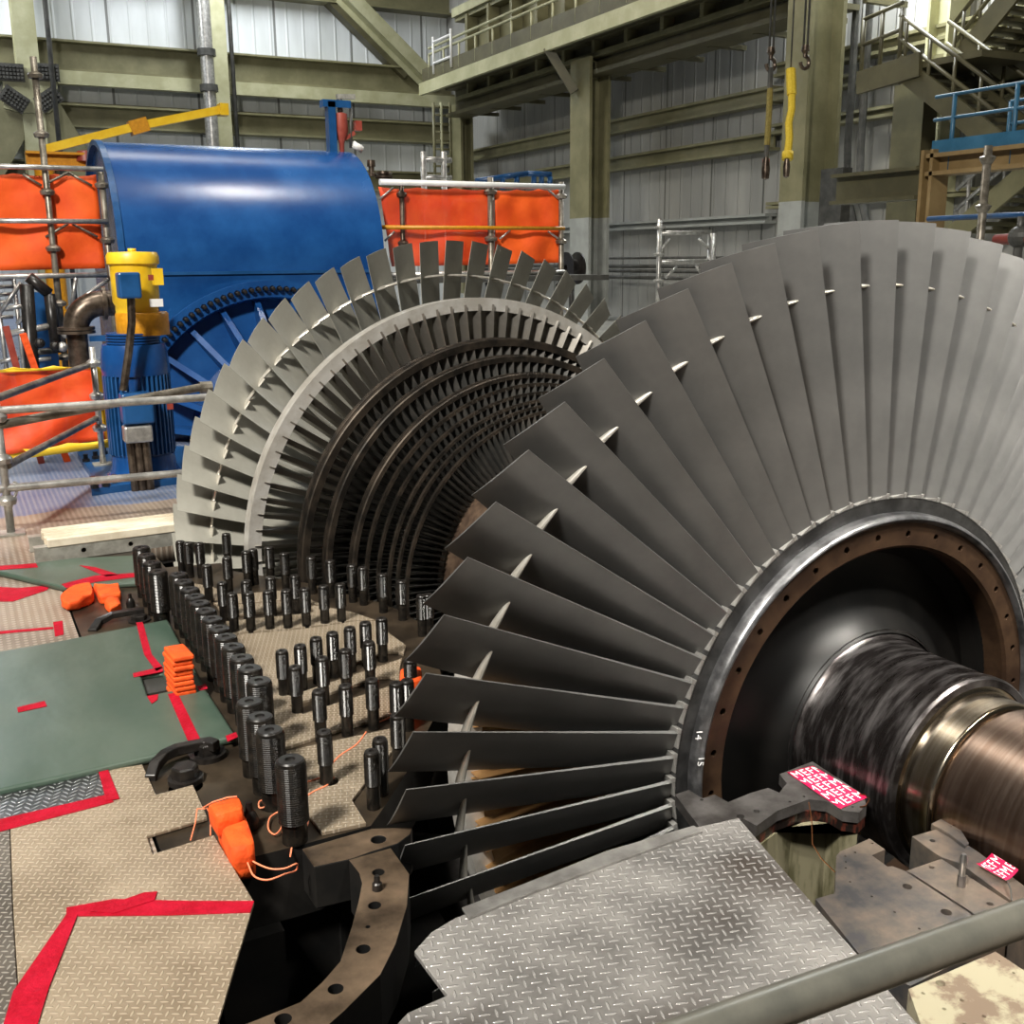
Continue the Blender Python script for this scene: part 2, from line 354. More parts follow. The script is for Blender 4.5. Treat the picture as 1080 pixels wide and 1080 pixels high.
def platform_mb(mir):
    mb = MB()
    y0, y1 = (.0, .25) if not mir else (2*YC-.25, 2*YC)
    A, B = [], []                                              # sloping root platform
    for dt, rr in ((-.014, .812), (STEP*.8-.014, .812)):
        for yy in (y0, y1): A.append((rr*math.cos(dt), yy, rr*math.sin(dt)))
    for dt, rr in ((-.014, .832), (STEP*.8-.014, .818)):
        for yy in (y0, y1): B.append((rr*math.cos(dt), yy, rr*math.sin(dt)))
    a = [mb.bm.verts.new(p) for p in A]; b = [mb.bm.verts.new(p) for p in B]
    for q in ((a[0],a[1],b[1],b[0]),(a[2],b[2],b[3],a[3]),(a[0],b[0],b[2],a[2]),(a[1],a[3],b[3],b[1]),(b[0],b[1],b[3],b[2])): mb.bm.faces.new(q)
    return mb
def snub_mb(mir):
    """winged connector between a blade and its neighbour"""
    mb = MB(); r = 1.50; rings = []
    def centre(f): return .035 + .12*.32 + .0*f
    for k in range(11):
        f = k/10; w = lerp(.004, .021, min(1, f*1.3)**.8)
        h = lerp(.004, .010, min(1, f*2)); t0 = .058 + f*.155
        cy = .043 + .034 + .05*f
        if mir: t0 = .10 + f*.21; w = lerp(.036, .004, f); cy = .135 - .02*f; h = .009
        ring = []
        for i in range(10):
            q = 2*PI*i/10; yy = cy + w*math.cos(q)
            if mir: yy = 2*YC - yy
            rr = r + h*math.sin(q); th = t0/r; ring.append(mb.bm.verts.new((rr*math.cos(th), yy, rr*math.sin(th))))
        rings.append(ring)
    for A, B in zip(rings, rings[1:]):
        for i in range(10): mb.bm.faces.new((A[i], A[(i+1)%10], B[(i+1)%10], B[i])).smooth = True
    mb.bm.faces.new(rings[0][::-1]); mb.bm.faces.new(rings[-1]); return mb

def blade_row(mir, off, idx):
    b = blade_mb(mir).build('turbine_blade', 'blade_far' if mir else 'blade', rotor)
    s = snub_mb(mir).build('blade_connector', 'snub', b)
    platform_mb(mir).build('root_platform', 'strip', b)
    for n, k in enumerate(idx):
        o = b if n == 0 else copy_tree(b, rotor)
        o.rotation_euler.y = -(math.radians(off) + STEP*k)
near_off, far_off = 157.03, 91.4
blade_row(False, near_off, range(-24, 11))          # those of the near wheel the photo shows
blade_row(True, far_off, range(-11, 18))            # those of the far wheel the photo shows
def join_rows(mir, off, idx):                       # the hidden remainder of a row
    src = blade_mb(mir).bm; me = bpy.data.meshes.new('t'); src.to_mesh(me); src.free(); mb = MB()
    for k in idx:
        n0 = len(mb.bm.verts); mb.bm.from_mesh(me); mb.bm.verts.ensure_lookup_table()
        R = Matrix.Rotation(-(math.radians(off) + STEP*k), 4, 'Y')
        for v in mb.bm.verts[n0:]: v.co = R @ v.co
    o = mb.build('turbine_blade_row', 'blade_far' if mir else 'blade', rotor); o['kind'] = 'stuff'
join_rows(False, near_off, [k for k in range(64) if ((k+24) % 64) >= 35])
join_rows(True, far_off, [k for k in range(64) if ((k+11) % 64) >= 29])

# near wheel disc, bolt ring, web, shaft
MB().lathe([(.60,.25),(.815,.25),(.815,.0),(.768,.0),(.766,-.012),(.766,.02)], n=160).build('disc_rim', 'rim', rotor)
lip = [(.768, .0)]
for i in range(9):
    a = PI*i/8; lip.append((.7515 + .0165*math.cos(a), -.012 - .036*math.sin(a)))
MB().lathe([(.768,.01)] + lip[1:] + [(.735,.01)], n=160).build('polished_lip', 'lip', rotor)
br = MB().lathe([(.736,.06),(.736,-.03),(.660,-.03),(.650,-.02),(.650,.06)], n=160, close=True).build('bolt_ring', 'boltring', rotor)
c = MB()
for k in range(32):
    a = math.radians(173.0 - 11.25*k); x, z = .6985*math.cos(a), .6985*math.sin(a)
    c.tube((x, -.06, z), (x, .035, z), .0115, 14); MB().tube((x, .02, z), (x, .034, z), .0105, 12, r2=.006).build('tapped_hole', 'tap', rotor)
cut(br, c)
MB().lathe([(.652,.03),(.648,.09),(.60,.12),(.50,.11),(.42,.07),(.375,.03),(.35,-.01)], n=128).build('disc_web', 'web', rotor)
sh = [(.36,.0)]
for i in range(7):
    a = PI/2*i/6; sh.append((.3245 + .032*(1-math.sin(a)), -.085 + .085*math.cos(a)))
sh += [(.3245,-.2),(.3245,-.345),(.329,-.365),(.329,-.392),(.322,-.402),(.30,-.404)]
MB().lathe(sh, n=128).build('shaft_shoulder', 'shaft', rotor)
MB().lathe([(.31,-.400),(.288,-.403),(.2845,-.4055),(.2832,-.410),(.2828,-.416),(.2828,-.503),(.2818,-.509),(.278,-.513),(.268,-.516)], n=128).build('shaft_collar', 'journal', rotor)
MB().lathe([(.266,-.515),(.266,-.530),(.275,-.536),(.277,-.56),(.277,-2.35),(.2,-2.37),(.0,-2.37)], n=128).build('shaft_journal', 'journal2', rotor)
for txt, px, py in (('14', 737, 775), ('15', 739, 803)):
    cu = bpy.data.curves.new('n', 'FONT'); cu.body = txt; cu.size = .034; cu.align_x = 'CENTER'; cu.align_y = 'CENTER'; cu.extrude = .0006
    t = bpy.data.objects.new('n', cu); col.objects.link(t); p = AY(px, py, -.0495)
    t.matrix_world = Matrix.Translation(p) @ Matrix.Rotation(math.radians(100), 4, 'Y') @ Matrix.Rotation(PI/2, 4, 'X')
    bpy.context.view_layer.update(); dg = bpy.context.evaluated_depsgraph_get(); me = bpy.data.meshes.new_from_object(t.evaluated_get(dg)); me.transform(t.matrix_world)
    bpy.data.objects.remove(t); o = bpy.data.objects.new('chalk_number', me); col.objects.link(o); me.materials.clear(); me.materials.append(MT['chalk'])
    o.parent = rotor; o.matrix_parent_inverse = Matrix.Translation((0, -YC, 0)); o['label'] = 'white chalk number %s on the disc lip' % txt

# shrouded rows, each half: (outer radius, y of the face toward the middle, radial thickness, width, blades)
ROWS = [(1.38,3.07,.072,.10,96), (1.169,2.788,.042,.115,128), (1.087,2.643,.034,.085,132), (1.009,2.467,.026,.075,136), (.963,2.395,.018,.035,140),
        (.926,2.325,.016,.035,144), (.899,2.245,.016,.035,148), (.882,2.175,.015,.035,152), (.871,2.085,.015,.035,156)]
HUB = [(.0,3.55),(.81,3.54),(.81,3.28),(.80,3.27),(.785,3.2),(.785,3.02),(.76,3.0),(.74,2.84),(.74,2.74),(.73,2.72),(.715,2.6),(.705,2.5),(.70,2.35),(.695,2.14)]
def small_blade(mb, r0_, r1_, y0, w, th, mir, tw=.6):
    rows = []
    c, s = math.cos(th), math.sin(th)
    for r, k in ((r0_, 1.0), (r1_, .82)):
        ring = []
        for y, t in ((0,-.0), (.28,.30), (.65,.42), (1,.16), (.62,.20), (.28,.12)):
            yy = y0 + w*(y*k + (1-k)/2); tt = (t-.2)*w*tw*k + (0 if r == r0_ else .0)
            if mir: yy = 2*YC - yy
            ring.append(mb.bm.verts.new((r*c - tt*s, yy, r*s + tt*c)))
        rows.append(ring)
    A, B = rows
    for i in range(6): mb.bm.faces.new((A[i], A[(i+1)%6], B[(i+1)%6], B[i]))
for mir in (False, True):
    ym = (lambda y: y) if not mir else (lambda y: 2*YC - y)
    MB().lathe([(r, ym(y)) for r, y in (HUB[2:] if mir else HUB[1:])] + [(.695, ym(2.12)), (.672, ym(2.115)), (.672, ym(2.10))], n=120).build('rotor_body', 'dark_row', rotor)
    for q, (R, y, th, w, nb) in enumerate(ROWS):
        prof = [(R-th, ym(y)), (R, ym(y)), (R, ym(y+w*.3))]
        if q in (1, 2, 3):                                     # sealing fins stand on the wider bands
            prof = [(R-th, ym(y)), (R-.006, ym(y)), (R, ym(y+.004)), (R-.006, ym(y+.012)), (R-.008, ym(y+w*.4)), (R, ym(y+w*.42)), (R-.006, ym(y+w*.46)), (R-.008, ym(y+w*.75)), (R, ym(y+w*.78))]
        prof += [(R-(.002 if q == 0 else .006), ym(y+w)), (R-th, ym(y+w))]
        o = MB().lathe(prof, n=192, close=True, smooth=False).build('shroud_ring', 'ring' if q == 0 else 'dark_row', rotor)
        if q == 0 and not mir:
            o['label'] = 'pale bright shroud ring'
        hub = 0.0
        for (ra, ya), (rb, yb) in zip(HUB, HUB[1:]):
            if yb <= y+w/2 <= ya: hub = lerp(rb, ra, (y+w/2-yb)/max(ya-yb, 1e-6))
        hub = (hub or .70) - .02
        if q < 2 and not mir:                                  # the long shrouded blades the photo shows, one by one
            mb = MB(); small_blade(mb, hub, R-th*.5, y-(.01 if q else .03), w+.03 if q else .19, 0, mir, .62); b = mb.build('shrouded_blade', 'dark_blade' if q else 'row_blade', rotor)
            vis = range(7, 67) if q else range(13, 49); rest = [k for k in range(nb) if k not in vis]
            for n, k in enumerate(vis):
                c = b if n == 0 else copy_tree(b, rotor)
                c.rotation_euler.y = -2*PI*k/nb
        else: rest = range(nb)
        mb = MB()
        for k in rest: small_blade(mb, hub, R-th*.5, y-.01, w+.03 if q else .19, 2*PI*k/nb, mir, .62)
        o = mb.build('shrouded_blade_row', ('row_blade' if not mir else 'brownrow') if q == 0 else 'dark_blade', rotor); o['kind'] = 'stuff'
MB().lathe([(.672,2.10),(.672,1.44)], n=120).build('centre_drum', 'drum', rotor)
# ------------------------------------------------------------------ the lower casing the rotor lies in
EDGE = [(.93,1.77),(.95,2.0),(.99,2.15),(1.07,2.30),(1.12,2.45),(1.19,2.60),(1.27,2.72),(1.40,2.90),(1.48,3.02),(1.50,3.20),(1.78,3.26),(1.79,3.62),(1.86,3.75)]
near_e = [(x, 2*YC-y) for x, y in EDGE[1:-4]][::-1]
q = G(391, 871); q2 = G(270, 903); q3 = G(318, 891)
front = [(q2.x, q2.y), (q3.x, q3.y), (q.x, q.y), (-1.66, .30)]
left_flange = [(-2.3, 4.2), (-2.3, q2.y-.02)] + front + [(-x, y) for x, y in near_e] + [(-x, y) for x, y in EDGE] + [(-1.86, 4.2)]
casing = thing('turbine_casing', (0, YC, -1.0), 'lower half of the turbine casing with brown oily joint flange', 'turbine casing')
def skin(poly, z0, z1): return MB().prism(poly, z0, z1)
fl = skin(left_flange, -.22, 0).build('joint_flange', 'flange', casing)
cc = MB()
for px, py, r in ((196,830,.052),): p = G(px, py); cc.tube((p.x, p.y, -.3), (p.x, p.y, .1), r, 20)
cut(fl, cc)
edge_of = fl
right_flange = [(2.3, 4.2), (2.3, .25), (1.72, .25)] + near_e + EDGE + [(1.86, 4.2)]
skin(right_flange, -.22, 0).build('joint_flange', 'flange', casing)
prof = [(x+.02, y) for x, y in near_e[1:]] + [(x+.02, y) for x, y in EDGE[:-3]]
MB().lathe(prof, n=64, a0=PI+.15, a1=2*PI-.15).build('lower_shell', 'dark', casing, solid=.03)
mb = MB(); mb.box((-2.3, .30, -2.6), (-2.24, 4.2, -.22)); mb.box((2.24, .30, -2.6), (2.3, 4.2, -.22)); mb.box((-2.3, 4.14, -2.6), (2.3, 4.2, -.22))
mb.build('casing_wall', 'dark', casing)
mb = MB()                                                      # ribs under the front edge of the flange
mb.box((-2.2, .16, -.9), (-2.02, .22, -.22)); mb.box((-1.84, .22, -1.3), (-1.74, .3, -.22)); mb.box((-2.2, .24, -2.6), (-1.72, .28, -.22))
mb.build('rib', 'dark', casing)
# exhaust flow guide under the near wheel: a bright cone piece seen between the blades
MB().lathe([(1.30,.42),(1.42,.50),(1.50,.60)], n=32, a0=PI+.2, a1=PI+1.0).build('flow_guide', 'greyplate', casing, solid=.02)

# end of casing and curved arm with bolt holes in front of the flange
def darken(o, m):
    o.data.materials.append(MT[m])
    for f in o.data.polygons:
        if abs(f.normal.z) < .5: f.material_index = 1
def plate_px(name, pts, z1, th, m, label, cat, holes=(), bevel=.004, group=None):
    P = Gp(pts, z1); o = MB().prism([(p.x, p.y) for p in P], z1-th, z1).build(name, m)
    if holes:
        c = MB()
        for px, py, r in holes:
            p = G(px, py, z1); c.tube((p.x, p.y, z1-th-.1), (p.x, p.y, z1+.1), r, 20)
        cut(o, c)
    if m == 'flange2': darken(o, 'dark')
    if bevel:
        md = o.modifiers.new('bevel', 'BEVEL'); md.width = bevel; md.segments = 2; md.limit_method = 'ANGLE'; md.angle_limit = math.radians(40)
    return tag(o, label, cat, group)
plate_px('joint_bar', [(318,895),(331,914),(372,905),(391,898),(420,889),(433,879),(435,872),(392,873.5)], 0, .13, 'flange2', 'short brown steel bar with one hole beside the curved arm', 'steel bar', [(399,885,.021)])
arm_in = [(368,907),(379,921),(382,932),(378,952),(371,978),(359,1014),(340,1036),(317,1057),(255,1082)]
arm_out = [(330,1095),(363,1066),(401,1028),(417,996),(429,956),(431.5,922),(412,894.5)]
plate_px('curved_support_arm', arm_in + arm_out, 0, .16, 'flange2', 'curved brown steel arm with bolt holes over the black pit', 'support arm',
         [(399,920,.017),(395,955,.017),(388,977.5,.006),(383,1001,.0175),(354,1043,.018),(298.5,1075,.019)])
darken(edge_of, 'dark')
pn = G(398, 938); t = thing('dowel_pin', (pn.x, pn.y, 0), 'small dark dowel pin standing on the curved brown arm', 'pin')
MB().lathe([(.0,.040),(.006,.040),(.008,.036),(.008,.020)], (pn.x,pn.y,0), 'z', 16).build('pin_tip', 'black', t)
MB().lathe([(.009,.022),(.013,.018),(.014,.0)], (pn.x,pn.y,0), 'z', 16).build('pin_body', 'black', t)

# ------------------------------------------------------------------ studs
def stud(name, h, r, neck):
    t = thing(name, (0, 0, 0), '', 'stud')
    hn = h*neck
    MB().lathe([(r*.84,0),(r*.84,hn*.97),(r*.95,hn),(r*.95,hn+.004)], axis='z', n=24).build('shank', 'stud', t)
    pr = [(r*.93, hn)]; n = max(10, int((h-hn)/ (r*.16))); dz = (h-hn-.012)/n
    for i in range(n): z = hn + dz*i; pr += [(r, z+dz*.3), (r, z+dz*.5), (r*.955, z+dz*.9)]
    pr += [(r*.97, h-.012), (r*.9, h-.004)]
    MB().lathe(pr, axis='z', n=24, smooth=False).build('thread', 'stud', t)
    MB().lathe([(r*.9, h-.004), (r*.8, h), (r*.35, h), (r*.3, h-.006), (0, h-.006)], axis='z', n=24).build('stud_end', 'black', t)
    return t
big = stud('large_stud', .25, .043, .25); med = stud('threaded_stud', .185, .0245, .42)
used = {}
def put(src, x, y, z, label, group, rz=0):
    o = src if src.name not in used else copy_tree(src)
    used[src.name] = 1
    o.location = (x, y, z); o.rotation_euler.z = rz; o['label'] = label; o['group'] = group
    return o
LP = [(187.5,603),(192.5,611),(198,619),(204.5,626.5),(211,633),(217,641),(223,650),(230,660),(237,669),(245,679),(253,691),(263,702),(273,715)]
g = 'thick studs along the left edge of the casing flange'
for i, (px, py) in enumerate(LP):
    p = G(px, py+2, .25); put(big, -1.885, p.y, 0, 'thick black stud, %s from the back of the long straight row of thirteen' % ORD[i], g, i*.7)
for i, (px, py) in enumerate([(147.5,575),(152.5,583),(158,591),(165,600)]):
    p = G(px, py+2, .25); put(big, -1.957, p.y, 0, 'thick black stud, %s from the back of the four beside the far green tarp' % ORD[i], g, i*.5)
for i, (px, py) in enumerate([(263,737),(273,753),(286,767),(304,799)]):
    p = G(px, py+2, .25); put(big, -1.955, p.y, 0, 'thick black stud, %s from the back of the front four beside the orange bundle' % ORD[i], g, i*.9)
gm = 'slim threaded studs standing in the casing flange'
SR = [('in the back row before the pale blades', 0, [(193,608),(201,610),(213,610),(241,599)]),
      ('in the ragged row behind the plates', 0, [(221,636),(242,627),(262,620),(269,617.5),(286,615),(302,622)]),
      ('in the row on the narrow plate', .012, [(237,654),(262,652),(287.5,648),(313,646)]),
      ('in the row behind the large plate', .012, [(247.5,667),(265,666),(285,664),(304,663),(323.5,661),(343,658),(360.5,656)]),
      ('along the edge under the dark rows', 0, [(330,627),(350,631),(372.6,636),(384,639),(404.6,647),(425,655),(445.7,672),(452.5,671)]),
      ('in the slot row of seven', .012, [(300,734),(319,727.6),(335.5,719),(352.6,713),(370.7,707),(387,701),(404,696)]),
      ('in the slot row of four', .012, [(314,752.6),(342,742),(366,733),(391,724)]),
      ('in the front row of three', .0, [(339,784),(366.7,778),(394.4,771)]),
      ('beside the near blade tips', 0, [(394.4,855.5),(403,841),(421,813),(419.5,775),(434,748),(431,772)])]
for where, z, lst in SR:
    for i, (px, py) in enumerate(lst):
        p = G(px, py, z); d = Vector((p.x-CAM.x, p.y-CAM.y, 0)).normalized()*.02
        put(med, p.x+d.x, p.y+d.y, 0, 'slim threaded stud, %s from the left %s' % (ORD[i], where), gm, i*.37)
p = G(346.7, 828, .012); put(med, p.x, p.y+.02, 0, 'slim threaded stud standing alone on the small front tread plate', gm)

# tread plates lying over the flange
def tread_px(name, pts, z, m, label, th=.010, slots=(), holes=()):
    P = Gp(pts, z); o = MB().prism([(p.x, p.y) for p in P], z-th, z).build(name, m)
    if slots or holes:
        for (a, b, w) in slots:
            c = MB()
            A = G(*a, z); B = G(*b, z); d = (B-A).normalized(); n = Vector((-d.y, d.x, 0))
            pts2 = [A+n*w, A-n*w] + [B + d*w*math.sin(k*PI/8) - n*w*math.cos(k*PI/8) for k in range(9)]
            c.prism([(v.x, v.y) for v in pts2], z-th-.02, z+.02); cut(o, c)
        if holes:
            c = MB()
            for px, py, r in holes: v = G(px, py, z); c.tube((v.x, v.y, z-th-.02), (v.x, v.y, z+.02), r, 20)
            cut(o, c)
    return tag(o, label, 'tread plate')
tread_px('tread_plate', [(246.5,670),(263,668),(300,665.5),(345,660),(374,655),(397.6,654.5),(408,666),(428,680.5),(421.5,703),(420.5,752),(380,763),(340,775),(302,788),(286,764),(262,705)], .012, 'tread_mid',
         'large dusty tread plate between the slim studs on the flange', slots=[((298,730),(413,692),.05), ((312,748.5),(405,719),.05)])
tread_px('tread_plate', [(229,640),(262,637),(300,634),(345,640.5),(372,645.5),(396,654),(372,654.2),(345,658.5),(300,663.5),(262,666),(246,668)], .012, 'tread_mid',
         'narrow dusty tread plate behind the large one on the flange', slots=[((234,652.5),(322,644),.042)])
tread_px('tread_plate', [(199,614.5),(222,618),(243,627),(300,622.5),(345,639),(300,632.5),(262,635.5),(229,638),(219,632)], .012, 'tread_mid', 'far pointed tread plate before the pale blade tips', slots=[((222,634),(240,632),.03)])
tread_px('tread_plate', [(171,609),(181,607),(185,640),(178,634)], .012, 'strip', 'small bare plate strip beside the four far thick studs')
tread_px('tread_plate', [(302,792),(413,768),(416,789),(386,824),(371,844),(386,868),(340,878),(310,840),(318,838)], .012, 'tread_mid', 'small front tread plate with one lone stud', holes=[(347,824,.031)])
# ------------------------------------------------------------------ the setting
WX, WY = 14.0, 34.3
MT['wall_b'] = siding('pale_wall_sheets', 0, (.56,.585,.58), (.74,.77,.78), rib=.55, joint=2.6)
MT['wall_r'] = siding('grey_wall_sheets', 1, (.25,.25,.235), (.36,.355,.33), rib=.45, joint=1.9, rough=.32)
def floor_mat():
    m, t, b = nt('painted_deck_floor')
    tc = node(t, 'ShaderNodeTexCoord'); sp = node(t, 'ShaderNodeSeparateXYZ'); t.links.new(tc.outputs['Object'], sp.inputs[0])
    nz = node(t, 'ShaderNodeTexNoise'); nz.inputs['Scale'].default_value = 2.2; nz.inputs['Detail'].default_value = 8; t.links.new(tc.outputs['Object'], nz.inputs['Vector'])
    def ramp(c1, c2):
        r = node(t, 'ShaderNodeValToRGB'); r.color_ramp.elements[0].position = .36; r.color_ramp.elements[1].position = .64
        r.color_ramp.elements[0].color = rgba(c1); r.color_ramp.elements[1].color = rgba(c2); t.links.new(nz.outputs['Fac'], r.inputs[0]); return r.outputs[0]
    tan = ramp((.15,.113,.085), (.27,.21,.16)); blu = ramp((.06,.10,.20), (.13,.165,.25)); gry = ramp((.24,.25,.24), (.36,.37,.35))
    e = math_n(t, 'ADD', sp.outputs[1], math_n(t, 'MULTIPLY', nz.outputs['Fac'], .5))
    far = math_n(t, 'GREATER_THAN', e, 5.22)
    mx = node(t, 'ShaderNodeMix', data_type='RGBA'); t.links.new(far, mx.inputs[0]); t.links.new(tan, mx.inputs[6]); t.links.new(blu, mx.inputs[7])
    m2 = node(t, 'ShaderNodeMix', data_type='RGBA'); t.links.new(math_n(t, 'GREATER_THAN', sp.outputs[0], 2.6), m2.inputs[0]); t.links.new(mx.outputs[2], m2.inputs[6]); t.links.new(gry, m2.inputs[7])
    # small raised dots of the deck sheet
    def dots(o):
        v = math_n(t, 'MULTIPLY', o, 30.0); return math_n(t, 'ABSOLUTE', math_n(t, 'SUBTRACT', math_n(t, 'FRACT', v), .5))
    d = math_n(t, 'ADD', math_n(t, 'POWER', dots(sp.outputs[0]), 2.0), math_n(t, 'POWER', dots(sp.outputs[1]), 2.0))
    mk = node(t, 'ShaderNodeMapRange', interpolation_type='SMOOTHSTEP'); t.links.new(d, mk.inputs[0]); mk.inputs[1].default_value = .12; mk.inputs[2].default_value = .05
    m3 = node(t, 'ShaderNodeMix', data_type='RGBA'); t.links.new(math_n(t, 'MULTIPLY', mk.outputs[0], .3), m3.inputs[0]); t.links.new(m2.outputs[2], m3.inputs[6]); m3.inputs[7].default_value = (.62,.55,.46,1)
    t.links.new(m3.outputs[2], b.inputs['Base Color']); b.inputs['Roughness'].default_value = .42
    bp = node(t, 'ShaderNodeBump'); bp.inputs['Strength'].default_value = .5; bp.inputs['Distance'].default_value = .004; t.links.new(mk.outputs[0], bp.inputs['Height']); t.links.new(bp.outputs[0], b.inputs['Normal'])
    return m
MT['floor'] = floor_mat()
HX0, HX1, HY0, HY1 = -2.31, 2.31, -2.0, 4.21
mb = MB()
mb.box((-16, -6, -.35), (HX0, WY, 0)); mb.box((HX1, -6, -.35), (WX, WY, 0)); mb.box((HX0, HY1, -.35), (HX1, WY, 0)); mb.box((HX0, -6, -.35), (HX1, HY0, 0))
struct(mb.build('floor', 'floor'))
mb = MB(); mb.box((HX0-.1, HY0-.1, -3.2), (HX1+.1, HY1+.1, -3.1)); mb.box((HX0-.1, HY0-.1, -3.1), (HX0, HY1+.1, -.35)); mb.box((HX1, HY0-.1, -3.1), (HX1+.1, HY1+.1, -.35))
mb.box((HX0, HY0-.1, -3.1), (HX1, HY0, -.35)); mb.box((HX0, HY1, -3.1), (HX1, HY1+.1, -.35))
struct(mb.build('trim_1', 'dark'))
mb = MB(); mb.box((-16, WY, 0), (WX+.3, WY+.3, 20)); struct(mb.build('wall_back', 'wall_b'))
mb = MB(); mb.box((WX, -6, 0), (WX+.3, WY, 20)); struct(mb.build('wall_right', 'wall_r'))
mb = MB(); mb.box((-16, -6, 20), (WX+.3, WY+.3, 20.3)); struct(mb.build('ceiling', 'olivedk'))
tn = 1
def trim(mb, m):
    global tn
    tn += 1; return struct(mb.build('trim_%d' % tn, m))
def girt(z, h=.62, w=.7, m='olive', y=None, x0=-16, x1=WX):
    trim(MB().ibeam((x0, WY-.25 if y is None else y, z), (x1, WY-.25 if y is None else y, z), h, w, .06), m)
def zb(px, py, y=WY-.3): return AY(px, py, y).z
# rows of girts across the back wall (heights read at mid wall)
girt(zb(350, 3)+.35, .8); girt(zb(350, 80), abs(zb(350, 66)-zb(350, 95)), .7)
trim(MB().box((-16, WY-.75, zb(350,106,WY-.75)), (WX, WY-.45, zb(350,93,WY-.75))), 'olivelt')
girt(zb(350, 136), abs(zb(350, 125)-zb(350, 147)), .7); girt(zb(350, 190), abs(zb(350, 180)-zb(350, 202)), .7)
trim(MB().box((-16, WY-.1, zb(350,134)), (WX, WY, zb(350,122))), 'olive')
for za, zc in ((150, 162), (185, 205), (232, 242)):
    pass
def zr(px, py): return AX(px, py, WX-.2)
c2y = AX(822, 200, WX).y
for i, (py, h) in enumerate(((116, 16), (158, 16), (232, 9))):     # girts along the right wall (heights read at x=700)
    p = zr(700, py); q = zr(700, py+h); hh = p.z - q.z
    trim(MB().ibeam((WX-.2, c2y, p.z-hh/2), (WX-.2, WY, p.z-hh/2), hh, .34, .06), 'olive' if i < 2 else 'grey')
p = zr(940, 20); 
for py, h in ((42, 16), (72, 14), (113, 12), (205, 8)):
    a = zr(930, py); b = zr(930, py+h); trim(MB().ibeam((WX-.2, 2, (a.z+b.z)/2), (WX-.2, c2y, (a.z+b.z)/2), a.z-b.z, .34, .06), 'olive')
# service pipes along the foot of the right wall
for i, py in enumerate((272, 281, 286, 293)):
    p = AX(690, py, WX-.5); o = MB().tube((WX-.5, 14, p.z), (WX-.5, WY-2, p.z), .045 if i else .03, 8).build('wall_pipe', 'lead')
    tag(o, '%s dark pipe from the top running along the foot of the right wall' % ORD[i], 'pipe', 'service pipes on the right wall')
# structural columns
def hcol(px0, pxc, px1, x, ztop, zsplit, label, name='steel_column'):
    yc_ = AX(pxc, 200, x).y; y2 = AX(px0, 200, x).y; x2 = AY(px1, 200, yc_).x; w = (y2-yc_); dpt = x2-x
    t = thing(name, ((x+x2)/2, (yc_+y2)/2, 0), label, 'column')
    for z0, z1, m, n in ((0, zsplit, 'grey', 'painted_foot'), (zsplit, ztop, 'olive', 'shaft')):
        mb = MB(); f = .08
        mb.box((x, yc_, z0), (x+f, y2, z1)); mb.box((x2-f, yc_, z0), (x2, y2, z1)); mb.box((x+f, (yc_+y2)/2-.04, z0), (x2-f, (yc_+y2)/2+.04, z1))
        mb.build(n, m, t)
    return t, yc_, y2, x2
COLX = 12.0
p1 = AX(612, 230, COLX).z; p2 = AX(840, 212, 11.0).z
c1 = hcol(601, 621, 643, COLX, AX(612, 62, COLX).z, p1, 'olive steel column with grey foot beyond the orange screen')
c2 = hcol(822, 846, 882, 11.0, 20, p2, 'big olive steel column behind the near bladed wheel')
hcol(476, 487, 500, 12.6, AX(480, 110, 12.6).z, .5, 'dark olive steel column in the far corner of the hall')
# left wall column with gusset plate and braces
YL = WY-1.0
def BL(px, py): return AY(px, py, YL)
t = thing('braced_column', (BL(28, 100).x, YL, 0), 'olive braced column with bolted gusset plate on the back wall', 'column')
a, b = BL(12, 0), BL(30, 200); hw = .32
xs = BL(28, 60).x
MB().ibeam((xs, YL, 0), (xs, YL, 20), .75, .6, .08, Vector((0,1,0))).build('shaft', 'olivelt', t)
gp = [BL(*q) for q in ((2,80),(22,74),(52,75),(60,82),(58,115),(50,121),(22,121),(3,116))]
MB().slab([v + Vector((0,-.45,0)) for v in gp], (0,1,0), .06).build('gusset_plate', 'olivelt', t)
for (x0_, y0_, x1_, y1_, w) in ((18,118,-22,190,1.0),(46,118,90,190,1.0),(34,122,36,185,.5)):
    MB().bar(BL(x0_,y0_)+Vector((0,-.1,0)), BL(x1_,y1_)+Vector((0,-.1,0)), .4, w, Vector((0,-1,0)).cross(BL(x1_,y1_)-BL(x0_,y0_))).build('brace', 'olive', t)
for cx, cy, rz in ((10,79,0),(47,79,.0),(14,107,-.6),(50,107,.6)):
    c = BL(cx, cy); mb = MB()
    for i in range(7):
        for j in range(4):
            u = (i-3)*.095; v = (j-1.5)*.10; x = u*math.cos(rz)-v*math.sin(rz); z = u*math.sin(rz)+v*math.cos(rz)
            mb.box((c.x+x-.032, YL-.62, c.z+z-.034), (c.x+x+.032, YL-.5, c.z+z+.034))
    r = Matrix.Rotation(-rz, 4, 'Y')
    cc = [Vector((u*.36, 0, v*.24)) for u, v in ((-1,-1),(1,-1),(1,1),(-1,1))]
    mb.slab([Vector((c.x, YL-.52, c.z)) + r @ q_ for q_ in cc], (0,1,0), .04)
    o = mb.build('bolt_group', 'lead', t)
    o['label'] = 'dark cluster of bolt heads'
